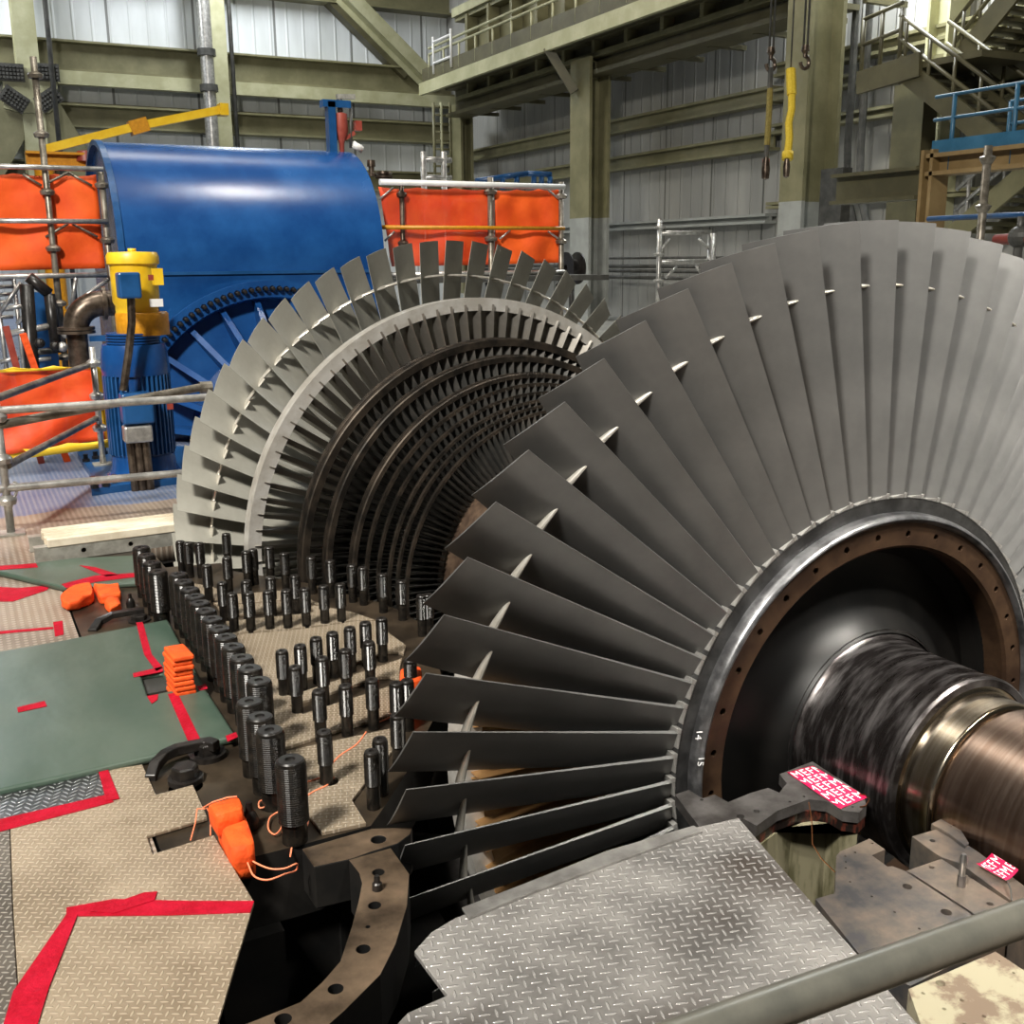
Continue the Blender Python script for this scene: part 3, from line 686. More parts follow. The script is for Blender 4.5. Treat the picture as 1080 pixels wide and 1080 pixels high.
# square post, conduit and pipe on the back wall
a = BL(226, 60); t = tag(MB().ibeam((a.x+.12, YL+.1, 0), (a.x+.12, YL+.1, 20), .55, .5, .07, Vector((0,1,0))).build('wall_post', 'olivelt'), 'olive wall post beside the grey drain pipe', 'post')
a = BL(215, 60); o = thing('drain_pipe', (a.x, YL-.4, 0), 'grey vertical drain pipe with joint before the back wall', 'pipe')
MB().tube((a.x, YL-.4, 0), (a.x, YL-.4, 20), .2, 14).build('pipe', 'galv', o)
for py in (58, 95): z = BL(217, py).z; MB().tube((a.x, YL-.4, z-.1), (a.x, YL-.4, z+.1), .28, 14).build('joint_collar', 'lead', o)
a = BL(243, 60); tag(MB().tube((a.x, YL-.2, 0), (a.x, YL-.2, 20), .07, 8).build('conduit', 'lead'), 'thin dark conduit right of the olive wall post', 'conduit')
a = BL(38, 60); tag(MB().tube((a.x+.3, YL-.95, 0), (a.x+.3, YL-.95, 20), .07, 8).build('conduit', 'lead'), 'thin dark conduit on the braced column', 'conduit')
tag(MB().ibeam(BL(362,-6), BL(455,88), .9, .4, .06, Vector((0,1,0))).build('diagonal_brace', 'olivelt'), 'olive diagonal brace rising across the back wall', 'brace')
tag(MB().bar(BL(352,-4)+Vector((0,.7,0)), BL(434,78)+Vector((0,.7,0)), .2, .5, Vector((0,1,0))).build('diagonal_strap', 'olivedk'), 'dark diagonal strap behind the olive brace', 'brace')

# crane runway with walkway along the right wall
RX = 11.2
A0 = AX(442, 99, RX); zf = A0.z
t = thing('crane_runway', (RX+.8, A0.y, zf-1.2), 'olive crane runway girder with walkway and railings along the right wall', 'crane runway')
y0r, y1r = AX(832, 0, RX).y, A0.y
dz = A0.z - AX(442, 92, RX).z
MB().box((RX, y0r, zf-.05), (RX+.12, y1r, zf+.30)).build('fascia_beam', 'olivelt', t)
MB().box((RX+.12, y0r, zf+.2), (WX-.6, y1r, zf+.3)).build('walkway_deck', 'olivedk', t)
MB().ibeam((RX+1.3, y0r, zf-.2), (RX+1.3, y1r, zf-.2), .9, .8, .1).build('lower_girder', 'olivedk', t)
MB().box((RX+.12, y0r, zf+.30), (RX+.2, y1r, zf+.72)).build('kick_board', 'olivedk', t)
for i in range(12):
    y = y1r - 1.0 - i*1.5; MB().box((RX+1.3, y, zf-.66), (WX-.5, y+.12, zf-.56)).build('lower_bracing', 'olivedk', t)
zu = AX(457, 30, RX+1.0)
MB().ibeam((RX+1.4, y0r, zu.z-1.2), (RX+1.4, y1r-.6, zu.z-1.2), 2.4, .8, .12).build('upper_girder', 'olive', t)
MB().box((RX+.9, y0r, zu.z), (RX+1.9, y1r-.6, zu.z+.25)).build('girder_cap', 'olivelt', t)
for i in range(13):
    y = y1r - 1.6 - i*1.45; MB().box((RX+.95, y, zu.z-2.3), (RX+1.3, y+.14, zu.z-.05)).build('stiffener', 'olive', t)
zt = AX(455, 54, RX).z
for z in (zt, zf+1.25): MB().tube((RX+.15, y0r, z), (RX+.15, y1r-.5, z), .04, 8).build('rail', 'olivelt', t)
for i in range(18):
    y = y1r-.5-i*1.1; MB().tube((RX+.15, y, zf+.4), (RX+.15, y, zt), .035, 8).build('rail_post', 'olivelt', t)
g0 = AX(460, 78, RX)
mb = MB()
for z in (zf+.75, zf+1.35): mb.tube((RX+.1, g0.y+.4, z), (RX+.1, g0.y-.9, z), .04, 8)
for yy in (g0.y+.4, g0.y-.9): mb.tube((RX+.1, yy, zf+.45), (RX+.1, yy, zf+1.5), .04, 8)
o = mb.build('gate', 'white', t); o['label'] = 'small white gate at the walkway end'
MB().bar(AX(577, 50, RX+.1), AX(606, 97, COLX-.1), .22, .22).build('knee_brace', 'olivedk', t)
# caged ladder in the corner and small scaffold frame below it
LY = 31.0
def BY(px, py): return AY(px, py, LY)
t = thing('wall_ladder', BY(462, 190), 'olive vertical ladder hanging in the far corner below the walkway', 'ladder')
for px in (457, 465, 474): a = BY(px, 108); b = BY(px, 195); MB().tube((a.x, LY, a.z), (a.x, LY, b.z), .05, 8).build('stile', 'olive' if px != 465 else 'olivelt', t)
for i in range(9): a = BY(457, 112+i*9); b = BY(465, 112+i*9); MB().tube((a.x, LY, a.z), (b.x+.3, LY, a.z), .035, 6).build('rung', 'olive', t)
t = thing('access_frame', BY(458, 200), 'small pale tube frame above the orange screen in the far corner', 'frame')
YF = 14.0
for px in (446.5, 468): a = AY(px, 160, YF); MB().tube((a.x, YF, 0), (a.x, YF, a.z), .05, 8).build('frame_post', 'galv', t)
for py in (168, 187): a = AY(446, py, YF); b = AY(476, py-.5, YF); MB().tube((a.x, YF, a.z), (b.x, YF, a.z), .045, 8).build('frame_rail', 'galv', t)
# ------------------------------------------------------------------ stairs, platform and hanging gear at the right
SX = 12.6
def stair(name, pa, pb, n, label, width=1.0, rails=True, x=SX, m='olivedk', rm='olivedk'):
    A = AX(*pa, x); B = AX(*pb, x); t = thing(name, (x, (A.y+B.y)/2, min(A.z, B.z)), label, 'stairs')
    for xx in (x, x+width): MB().bar((xx, A.y, A.z), (xx, B.y, B.z), .06, .34, Vector((0,0,1))).build('stringer', m, t)
    for i in range(n):
        f = (i+.5)/n; y = lerp(A.y, B.y, f); z = lerp(A.z, B.z, f)
        MB().box((x, y-.15, z-.03), (x+width, y+.15, z+.03)).build('step', m, t)
    if rails:
        for xx in (x, x+width):
            for k in (.4, .74): MB().tube((xx, A.y, A.z+k), (xx, B.y, B.z+k), .035, 8).build('handrail', rm, t)
            for i in range(4):
                f = (i+.3)/4; y = lerp(A.y, B.y, f); z = lerp(A.z, B.z, f); MB().tube((xx, y, z), (xx, y, z+.74), .03, 8).build('baluster', rm, t)
    return t
# upper flight, landing, lower flight
stair('steel_stairs', (1078, -20), (1000, 78), 9, 'upper flight of dark open steel stairs in the right corner of the hall', 1.1)
stair('steel_stairs', (946, 68), (1050, 150), 9, 'middle flight of dark stairs falling behind the blue railing', 1.1, x=SX-1.2)
stair('steel_stairs', (1085, 180), (1005, 248), 8, 'lowest flight of pale stairs below the brown platform', 1.1, m='olive', rm='galv')
a = AX(908, 78, SX-1.2); b = AX(948, 66, SX-1.2)
t = thing('stair_landing', (SX, a.y, a.z), 'dark steel landing with railings between the stair flights', 'landing')
MB().box((SX-1.2, b.y-1.6, a.z-.1), (SX+1.3, a.y, a.z)).build('deck', 'olivedk', t)
MB().bar((SX-1.25, a.y, a.z-.15), (SX-1.25, b.y-.5, b.z-.1), .08, .36).build('edge_beam', 'olivedk', t)
for k in (.45, .85):
    MB().tube((SX-1.2, a.y, a.z+k), (SX-1.2, b.y, a.z+k+.1), .035, 8).build('handrail', 'olivedk', t)
    MB().tube((SX+1.2, a.y, a.z+k), (SX+1.2, b.y-3, a.z+k), .035, 8).build('handrail', 'galv', t)
for f in (0, .5, 1): y = lerp(a.y, b.y, f); MB().tube((SX-1.2, y, a.z), (SX-1.2, y, a.z+.87), .035, 8).build('baluster', 'olivedk', t)
# square box post beside the stairs and pale wall posts
p = AX(945, 130, 13.2); tag(MB().box((13.05, p.y-.75, 0), (13.4, p.y-.05, AX(945, 92, 13.2).z)).build('box_post', 'olivedk'), 'wide dark box post under the stair landing', 'post')
p = AX(990, 30, 13.5); tag(MB().ibeam((13.72, p.y, 0), (13.72, p.y, 20), .5, .5, .06, Vector((0,1,0))).build('wall_post', 'olivelt'), 'pale olive wall post behind the stair landing', 'post')
p = AX(1060, 20, 13.6); q = AX(1030, 92, 13.6); tag(MB().bar(AX(1082,28,13.6), AX(1036,96,13.6), .2, .3).build('wall_brace', 'olivedk'), 'dark diagonal wall brace under the upper stairs', 'brace')
# brown platform with the blue railing
PX = 8.6
a = AX(985, 172, PX); b = AX(1095, 152, PX); zb_ = AX(985, 163, PX).z
t = thing('service_platform', (PX, a.y, a.z), 'brown steel platform edge with sea blue railing at the right', 'platform')
h = zb_ - AX(985, 186, PX).z
MB().ibeam((PX, a.y, zb_-h/2), (PX, a.y-4.5, zb_-h/2), h, .3, .05).build('edge_beam', 'brown', t)
MB().box((PX+.1, a.y-4.5, zb_-.08), (PX+1.4, a.y, zb_)).build('deck', 'brown', t)
MB().box((PX-.06, a.y-4.5, zb_), (PX-.02, a.y+.0, zb_+.16)).build('toe_plate', 'cyan', t)
for py in (103, 127):
    z = AX(985, py, PX).z; MB().tube((PX, a.y+.05, z), (PX, a.y-4.5, z), .022, 8).build('rail', 'cyan', t)
    MB().tube((PX+1.2, a.y-.1, z), (PX+1.2, a.y-3, z), .022, 8).build('rail', 'cyan', t)
zt_ = AX(985, 103, PX).z
for px in (1005, 1070): p = AX(px, 130, PX); MB().tube((PX, p.y, zb_-.2), (PX, p.y, zt_), .028, 8).build('rail_post', 'cyan', t)
MB().tube((PX+1.2, a.y-.1, zb_), (PX+1.2, a.y-.1, zt_), .028, 8).build('rail_post', 'cyan', t)
p = AX(981, 160, PX-.1); wcol = AX(975, 200, PX).y - AX(988, 200, PX).y
tag(MB().ibeam((PX, p.y+.0, 0), (PX, p.y, AX(981, 159, PX).z), wcol, .3, .05, Vector((0,1,0))).build('platform_post', 'brown'), 'brown steel post holding the platform corner', 'post')
a2 = AX(884, 189, PX+.4); b2 = AX(975, 176, PX+.4); hh = a2.z - AX(884, 197, PX+.4).z
mb = MB(); mb.ibeam((PX+.4, a2.y, a2.z-.15), (PX+.4, b2.y, a2.z-.15), .42, .3, .05)
tag(mb.build('monorail_beam', 'olivedk'), 'olive runway beam reaching out toward the big column', 'beam')
for k, px in enumerate((900, 914)):
    p = AX(px, 60, 12.9); q = AX(px-9, 180, 12.9); r_ = AX(px+8, 236, 12.9)
    tag(MB().path([(12.9, p.y, 20), (12.9, p.y, 8), (12.9, p.y, q.z+.4), (12.9, p.y-.05, q.z-.4), (12.9, p.y-.4, q.z-1.3), (12.9, p.y-.5, 1)], .07, 8).build('cable_pipe', 'lead'),
        '%s dark cable pipe on the pale wall right of the big column' % ('left' if not k else 'right'), 'pipe', 'cable pipes')
p = AX(880, 218, 10.5); tag(MB().box((10.4, p.y-.25, 1), (10.6, p.y+.25, p.z+.6)).build('switch_box', 'lead'), 'dark grey switch box at the foot of the big column', 'box')
p = AX(1075, 250, 6.0)
t = thing('red_valve_pipe', p, 'red pipe with dark valve at the right edge above the blades', 'pipe')
q = AX(1050, 253, 6.0); MB().tube((6, q.y, q.z), (6, q.y-1.2, q.z+.04), .05, 10).build('pipe', 'red', t); MB().tube((p.x, p.y, 0), p, .04, 8).build('pipe_support', 'lead', t); MB().ball(p, .1).build('valve_body', 'lead', t); MB().tube(p, p+Vector((0,0,.18)), .03, 8).build('valve_stem', 'lead', t)
q = AX(1000, 243, 7.6); tag(MB().tube((7.6, q.y+.3, AX(1000, 230, 7.6).z), (7.6, q.y-2.5, AX(1000, 230, 7.6).z), .03, 8).build('guard_rail', 'bluedk'), 'thin dark blue guard rail under the brown platform', 'rail')
p = AX(1043, 150, 7.4)
t = thing('scaffold_standard', (7.4, p.y, 0), 'tarnished scaffold standard with rosettes before the brown platform', 'scaffold tube')
zt2 = AX(1048, 153, 7.4).z; MB().tube((7.4, p.y, 0), (7.4, p.y, zt2), .045, 10).build('tube', 'rustgalv', t)
for i in range(5): MB().lathe([(.05,-.04),(.09,.03),(.05,.05)], (7.4, p.y, zt2-.15-.5*i), 'z', 12).build('rosette', 'rustgalv', t)
# crane hooks and lifting gear hanging before the right wall
def hook(name, px, ytop, yhook, dep, label):
    p = AD(px, yhook, dep); q = AD(px-1, ytop, dep); t = thing(name, (p.x, p.y, p.z), label, 'hook')
    for dx in (-.035, .035): MB().tube((p.x+dx, p.y, p.z+.1), (p.x+dx, p.y, 20), .016, 6).build('hoist_rope', 'lead', t)
    MB().lathe([(0,.16),(.05,.15),(.06,.08),(.03,.04),(.03,.0),(0,.0)], p, 'z', 12).build('swivel', 'pipe', t)
    pts = [p+Vector((0,0,.03))] + [p + Vector((.075*math.sin(a), 0, -.07+.08*math.cos(a))) for a in [i*PI/8 for i in range(0, 13)]]
    MB().path(pts, .028, 8).build('hook_bow', 'pipe', t); return p
h1 = hook('crane_hook', 813, 0, 62, 14.5, 'rusty crane hook carrying the dark sling, left of the two')
h2 = hook('crane_hook', 849, 0, 60, 14.5, 'empty rusty crane hook on twin ropes, right of the two')
p0 = AD(813, 72, 14.5); p1 = AD(811, 120, 14.5); p2_ = AD(808, 168, 14.5); p3 = AD(807, 190, 14.5)
t = thing('lifting_sling', p0, 'dark lifting sling with yellow wrap and rusty end below the left hook', 'sling')
MB().path([p0, lerp(p0, p1, .5), p1, p2_], .035, 8).build('rope', 'lead', t)
MB().path([lerp(p0, p1, .45), p1, lerp(p1, p2_, .7)], .042, 8).build('wrap', 'slingold', t)
MB().tube(p2_, lerp(p2_, p3, .25), .05, 8).build('red_band', 'red', t); MB().lathe([(0,.0),(.05,.02),(.06,.15),(.035,.3),(0,.3)], p3, 'z', 12).build('end_fitting', 'pipe', t)
c0, c1_, c2_, c3 = AD(834, 73, 14.4), AD(835, 100, 14.4), AD(831, 160, 14.4), AD(829, 188, 14.4)
t = thing('yellow_sling', c0, 'bright yellow bagged sling hanging before the big column', 'sling')
MB().path([c0, lerp(c0, c1_, .6), c1_], .065, 8).build('upper_loop', 'slingyellow', t)
MB().path([c1_] + [lerp(c1_, c2_, f) + Vector((.02*math.sin(9*f), 0, 0)) for f in (.25,.5,.75)] + [c2_], .05, 8).build('body', 'slingyellow', t)
MB().tube(c2_, lerp(c2_, c3, .3), .075, 8).build('knot', 'slingyellow', t); MB().lathe([(0,0),(.04,.02),(.05,.15),(.03,.25),(0,.25)], c3, 'z', 12).build('end_fitting', 'pipe', t)
MB().tube(c0, (c0.x, c0.y, 20), .012, 6).build('hoist_rope', 'lead', t)

# ------------------------------------------------------------------ blue hood, end cover and pump motor behind the rotor
HX_0, HX_1, HY, HZ, HR = -1.15, 1.42, 9.36, 1.61, 1.15
t = thing('turbine_hood', (.14, HY, 0), 'big glossy blue rounded turbine hood behind the far bladed wheel', 'hood')
prof = [(HY-HR, .0), (HY-HR, 1.46)] 
mb = MB(); arc = [(HY-HR, 1.50)] + [(HY-HR*math.cos(PI*i/40), HZ+HR*math.sin(PI*i/40)) for i in range(41)] + [(HY+HR, 1.50)]
A = [mb.bm.verts.new((HX_0, y, z)) for y, z in arc]; B = [mb.bm.verts.new((HX_1, y, z)) for y, z in arc]
for i in range(len(arc)-1): mb.bm.faces.new((A[i], A[i+1], B[i+1], B[i])).smooth = True
mb.bm.faces.new(A[::-1]); mb.bm.faces.new(B); mb.build('cover', 'blue', t)
MB().box((HX_0+.01, HY-HR-.02, 1.47), (HX_1-.01, HY+HR+.02, 1.50)).build('joint_seam', 'bluedk', t)
MB().box((HX_0, HY-HR, .0), (HX_1, HY+HR, 1.47)).build('lower_body', 'blue', t)
ex = MB(); arcx = [(HY-(HR+.02)*math.cos(PI*i/40), HZ+(HR+.02)*math.sin(PI*i/40)) for i in range(41)]; arci = [(HY-(HR-.03)*math.cos(PI*i/40), HZ+(HR-.03)*math.sin(PI*i/40)) for i in range(41)]
for (y, z), (y1, z1), (a_, b_), (a1, b1) in zip(arcx, arcx[1:], arci, arci[1:]):
    x = HX_0-.05
    q = [Vector((x,y,z)), Vector((x,y1,z1)), Vector((x,a1,b1)), Vector((x,a_,b_))]; ex.slab(q, (1,0,0), .06)
ex.build('end_lip', 'bluedk', t)
# ribbed end cover: bolted flange ring with cone and ribs
EY, ER = 7.49, 1.42
t = thing('end_cover', (0, EY, 0), 'ribbed round blue end cover with a ring of flange bolts', 'end cover')
MB().lathe([(ER,.0),(ER,-.06),(1.27,-.06),(1.25,-.02),(1.25,.10),(.80,.02),(.80,-.42),(.70,-.46),(.0,-.46),(0,.6),(ER,.6)], (0,EY,0), 'y', 96).build('cone_cover', 'blue', t)
bolt = None
for k in range(40):
    a = PI*.42 + PI*.62*k/40
    if bolt is None:
        mb = MB(); mb.lathe([(0,-.12),(.017,-.115),(.021,-.105),(.021,-.06)], (1.345, EY, 0), 'y', 10); mb.lathe([(.030,-.072),(.030,-.055)], (1.345,EY,0), 'y', 6); bolt = mb.build('flange_bolt', 'black', t); o = bolt
    else: o = copy_tree(bolt, t)
    o.rotation_euler.y = -a
for k in range(9):
    a = math.radians(80 + 15.5*k); c, s = math.cos(a), math.sin(a)
    P = [Vector((r*c, EY+y, r*s)) for r, y in ((1.262,.02),(.79,-.36),(.79,.04),(1.262,.10))]
    MB().slab([q - Vector((-s,0,c))*.025 for q in P], (-s,0,c), .05).build('rib', 'blue', t)
# vertical pump motor
mp_ = G(154, 512); MX, MY = mp_.x+.03, mp_.y+.20
def mz(py): return AY(150, py, MY).z
sc = (AY(190, 420, MY).x - AY(120, 420, MY).x)/2
t = thing('pump_motor', (MX, MY, 0), 'vertical blue pump motor with yellow top housing beside the end cover', 'motor')
def cyl(name, m, prof, n=40, par=t): return MB().lathe(prof, (MX, MY, 0), 'z', n).build(name, m, par)
R0 = sc
cyl('base_flange', 'blue', [(0,.051),(R0*1.15,.051),(R0*1.15,.07),(R0*1.05,.08),(R0*.98,.12),(R0*.95,mz(478))])
cyl('finned_body', 'blue', [(R0*.90,mz(480)),(R0*.90,mz(392))])
for k in range(40):
    a = 2*PI*k/40
    if k % 10 in (8, 9): continue
    MB().bar((MX+R0*.91*math.cos(a), MY+R0*.91*math.sin(a), mz(476)), (MX+R0*.91*math.cos(a), MY+R0*.91*math.sin(a), mz(394)), .012, .05, Vector((math.cos(a), math.sin(a), 0))).build('cooling_fin', 'bluedk', t)
cyl('motor_bell', 'blue', [(0,mz(392)),(R0*1.0,mz(394)),(R0*1.02,mz(388)),(R0*.98,mz(368)),(R0*.93,mz(362)),(0,mz(361))])
for i in range(4): z = mz(361-i*3); cyl('spacer_ring', 'blue', [(0,z),(R0*.80,z),(R0*.80,z+.012),(0,z+.012)])
sx = AY(122, 340, MY).x; ex_ = AY(178, 340, MY).x; YX, YR = (sx+ex_)/2, (ex_-sx)/2
mb = MB(); mb.lathe([(YR*.98,mz(353)),(YR*1.0,mz(351)),(YR*1.0,mz(331)),(YR*.95,mz(329)),(0,mz(329))], (YX,MY,0), 'z', 32); mb.build('mesh_guard', 'amber', t)
mb = MB(); mb.lathe([(0,mz(330)),(YR*.8,mz(330)),(YR*.8,mz(322)),(YR*.88,mz(318)),(YR*.88,mz(280)),(YR*.98,mz(278)),(YR*.98,mz(270)),(YR*.9,mz(266)),(0,mz(265))], (YX-.03,MY,0), 'z', 32)
mb.build('top_housing', 'yellow', t)
mb = MB(); mb.tube((YX-.03,MY,mz(266)), (YX-.03,MY,mz(262)), .03, 10); mb.build('lifting_eye', 'yellow', t)
MB().box((AY(162,300,MY-.25).x, MY-.36, mz(300)), (AY(170,300,MY-.25).x, MY-.2, mz(283))).build('bearing_box', 'yellow', t)
o = MB().box((AY(157,318,MY-.3).x, MY-.335, mz(322)), (AY(171,318,MY-.3).x, MY-.32, mz(314))).build('name_plate', 'white', t)
FY = MY-R0-.12
def fz(px, py): return AY(px, py, FY)
def pbox(name, x0, y0, x1, y1, d, m, par, bevel=.015):
    a = fz(x0, y1); b = fz(x1, y0); return MB().box((a.x, FY-d/2, a.z), (b.x, FY+d/2, b.z)).build(name, m, par, bevel=bevel)
b1 = pbox('junction_box', 125, 287, 146, 315, .16, 'bluedk', t)
MB().box((fz(129,0).x, FY-.086, fz(130,296).z), (fz(135,0).x, FY-.08, fz(130,290).z)).build('warning_label', 'red', b1)
b2 = pbox('junction_box', 129, 413, 159, 447, .16, 'bluedk', t)
MB().box((fz(138,0).x, FY-.086, fz(138,433).z), (fz(145,0).x, FY-.08, fz(138,427).z)).build('warning_label', 'red', b2)
pbox('cable_box', 131, 447, 159, 467, .14, 'galv', t)
MB().path([fz(138,312), fz(139,340), fz(136,370), fz(130,412)], .028, 10).build('flexible_conduit', 'pipe', t)
for i, px in enumerate((137, 145, 153)): MB().path([fz(px,465), fz(px+3,490), Vector((fz(px+5,505).x, FY, .0))], .030, 10).build('cable_conduit', 'pipe', t)
bp = Gp([(96,505),(82,483),(128,473),(215,478),(215,507),(97,523)])
tag(MB().prism([(p.x,p.y) for p in bp], 0, .05).build('motor_base_plate', 'bluedk'), 'blue bolted base plate under the pump motor', 'base plate')
gb = []
for i, (px, py) in enumerate(((91,487),(101,484),(110,479),(126,481),(98,511),(112,513),(125,500),(121,509),(100,515))):
    p = G(px, py, .05); mb = MB(); mb.lathe([(0,.06),(.018,.06),(.018,.025),(.028,.025),(.028,0)], p, 'z', 6)
    tag(mb.build('hex_bolt', 'black'), 'black hex bolt, %s from the left on the blue motor base plate' % ORD[sorted((91,101,110,126,98,112,125,121,100)).index(px)], 'bolt', 'bolts on the motor base plate')
# valve gear on a blue bracket above the hood
VY = HY-.2
def V(px, py): return AY(px, py, VY)
t = thing('gauge_bracket', V(343, 152), 'blue right-angled bracket standing on top of the blue hood', 'bracket')
mb = MB(); mb.box((V(339,0).x, VY-.06, HZ+.9), (V(347,0).x, VY+.06, V(340,107).z)); mb.build('post', 'bluedk', t)
a = V(339, 113); b = V(368, 107); MB().box((a.x, VY-.06, a.z), (b.x, VY+.06, b.z)).build('arm', 'bluedk', t)
t = thing('relief_valve', V(360, 150), 'red relief valve hanging beside the blue bracket', 'valve')
c = V(359, 118); MB().lathe([(.0,.0),(.07,-.02),(.075,-.2),(.03,-.32),(.02,-.5),(.0,-.5)], c, 'z', 16).build('body', 'red', t)
MB().tube(c, V(358, 104), .03, 8).build('stem', 'lead', t); MB().bar(V(355,102), V(374,102), .05, .05).build('handle', 'chan', t)
MB().path([V(360,148), V(362,158)], .015, 6).build('drain', 'lead', t)
t = thing('pressure_switch', V(372, 150), 'small rusty pressure switch with pale can on the hood', 'switch')
MB().tube(V(370,112), V(370,156), .018, 8).build('riser', 'lead', t); a = V(374,138); b = V(380,128); MB().box((a.x,VY-.05,a.z), (b.x,VY+.05,b.z)).build('switch_case', 'red', t)
MB().bar(V(362,147), V(374,140), .03, .04).build('link', 'red', t); MB().tube(V(372,152), V(382,158), .04, 10).build('pale_can', 'white', t)
t = thing('vent_pipes', V(392, 175), 'two small dark vent pipes beside the blue hood above the orange screen', 'vent')
YV = 10.6
for px, y0_, y1_, r in ((392, 169, 186, .035), (405, 181, 188, .07)):
    a = AY(px, y1_, YV); b = AY(px, y0_, YV); MB().lathe([(r*1.6,0),(r*1.6,.03),(r,.04),(r,(b.z-a.z)*.6),(r*1.5,(b.z-a.z)*.6),(r*1.4,b.z-a.z),(0,b.z-a.z)], a, 'z', 14).build('vent', 'pipe', t)
# yellow jib crane arm
JY = 12.5
def J(px, py): return AY(px, py, JY)
t = thing('jib_crane', J(90, 160), 'slim yellow jib crane arm rising over the blue hood', 'jib crane')
MB().bar(J(46,158), J(146,133), .14, .10).build('jib_arm', 'yellow', t); MB().bar(J(144,133.5), J(238,115), .14, .10).build('jib_arm', 'yellow', t)
MB().bar(J(137,136), J(155,131), .2, .17).build('arm_joint', 'amber', t); MB().box(tuple(J(231,122)-Vector((0,.1,0))), tuple(J(239,110)+Vector((0,.1,0)))).build('head_block', 'yellow', t); MB().tube((J(28,176).x+.2, JY, 0), (J(28,176).x+.2, JY, J(28,176).z), .12, 12).build('mast', 'amber', t)
a = J(28,176); b = J(98,162); MB().ibeam((a.x,JY,(a.z+b.z)/2), (b.x,JY,(a.z+b.z)/2), b.z-a.z, .2, .03).build('trolley_beam', 'amber', t)
MB().lathe([(0,.0),(.12,.02),(.10,.14),(0,.16)], J(91,172), 'z', 12).build('hoist_motor', 'red', t)
# ------------------------------------------------------------------ scaffolds and orange screens
SY = 8.5
def S(px, py, y=None): return AY(px, py, SY if y is None else y)
def ros(mb, x, y, z, r=.03): mb.lathe([(r*.9,-.035),(r*2,-.03),(r*2.3,.0),(r*2,.012),(r*.9,.03)], (x, y, z), 'z', 10)
def standard(t, px, py0, py1, y, r=.03, m='rustgalv', z0=None):
    a = AY(px, py0, y); zb0 = AY(px, py1, y).z if z0 is None else z0
    MB().tube((a.x, y, zb0), (a.x, y, a.z), r, 10).build('standard', m, t)
    z = a.z - .15
    while z > zb0 + .05:
        mb = MB(); ros(mb, a.x, y, z, r); mb.build('rosette', m, t); z -= .5
    return a
def sheet(name, quad, m, label, wav=.03, nu=24, nv=14, group=None, nrm=Vector((0,-1,0)), th=.006):
    q = [Vector(p) for p in quad]                     # top left, top right, bottom right, bottom left
    def P(u, v):
        p = lerp(lerp(q[0], q[1], u), lerp(q[3], q[2], u), v)
        w = wav*(math.sin(7*u+5*v)*.5 + math.sin(17*u-3*v)*.3 + math.sin(4*v*3+9*u)*.3)*min(1, 6*v+.15)
        sag = Vector((0,0,-.02*math.sin(PI*((u*3) % 1)))) if v < .02 else Vector()
        return p + nrm*w + sag
    return tag(MB().grid(P, nu, nv).build(name, m, solid=th), label, 'screen', group)
t = thing('scaffold', S(50, 300), 'left guard scaffold of tubes carrying the upper left orange screen', 'scaffold')
standard(t, 35, 60, 0, SY, z0=0); standard(t, 106, 177, 0, SY, z0=0); 
for py, m in ((178,'galv'), (233,'galv'), (291,'galv')):
    a = S(-40, py-1); b = S(112 if py > 200 else 108, py+1 if py < 290 else py-1); MB().tube((a.x, SY-.06, b.z), (b.x, SY-.06, b.z), .024, 10).build('ledger', m, t)
for x0_, y0_, x1_, y1_ in ((48,194,72,182),(72,182,97,196),(24,184,44,196),(48,250,72,236),(76,236,103,250)): MB().tube(S(x0_,y0_), S(x1_,y1_), .012, 6).build('net_stay', 'rustgalv', t)
for x0_, y0_, x1_, y1_ in ((70,326,118,292),(18,342,46,308),(0,330,22,298),(76,322,80,292)): MB().tube(S(x0_,y0_), S(x1_,y1_), .02, 8).build('diagonal', 'galv', t)
sheet('orange_screen', (S(-30,182,SY+.05), S(101,184,SY+.05), S(111,283,SY+.05), S(-30,286,SY+.05)), 'net', 'orange debris screen tied to the left scaffold beside the blue hood')
t = thing('scaffold', S(500, 300), 'right guard scaffold of tubes carrying the orange screen behind the blade tips', 'scaffold')
standard(t, 423, 189, 275, SY, .026, 'pipe', z0=.6); standard(t, 517, 187, 0, SY, .034, z0=0); standard(t, 592, 192, 0, SY, .03, z0=0)
for py0, py1, r, m in ((193,197,.032,'white'), (241,240,.022,'amber'), (290,287,.028,'galv')):
    a = S(398, py0); b = S(592, py1); MB().tube((a.x, SY-.07, (a.z+b.z)/2), (b.x, SY-.07, (a.z+b.z)/2), r, 10).build('ledger', m, t)
for x0_, y0_, x1_, y1_ in ((400,210,415,198),(406,254,416,244),(575,198,592,212),(527,252,538,243),(578,244,592,254)): MB().tube(S(x0_,y0_), S(x1_,y1_), .012, 6).build('net_stay', 'galv', t)
sheet('orange_screen', (S(521,200,SY+.04), S(591,199,SY+.04), S(592,277,SY+.04), S(523,279,SY+.04)), 'net', 'solid orange screen right of the middle standard above the blade tips')
sheet('orange_screen', (S(399,197,SY+.04), S(519,199,SY+.04), S(520,279,SY+.04), S(414,281,SY+.04)), 'netthin', 'thin orange screen between blue hood and middle standard')
MB().box((S(398,0).x, SY-.12, .5), (S(640,0).x, SY+1.4, .56)).build('t', 'lead'); bpy.data.objects['t'].name = 'scaffold_deck'
o = bpy.data.objects['scaffold_deck']; z = S(500, 286).z; o.location.z = z-.56-.06; tag(o, 'dark scaffold deck below the right orange screen', 'deck')
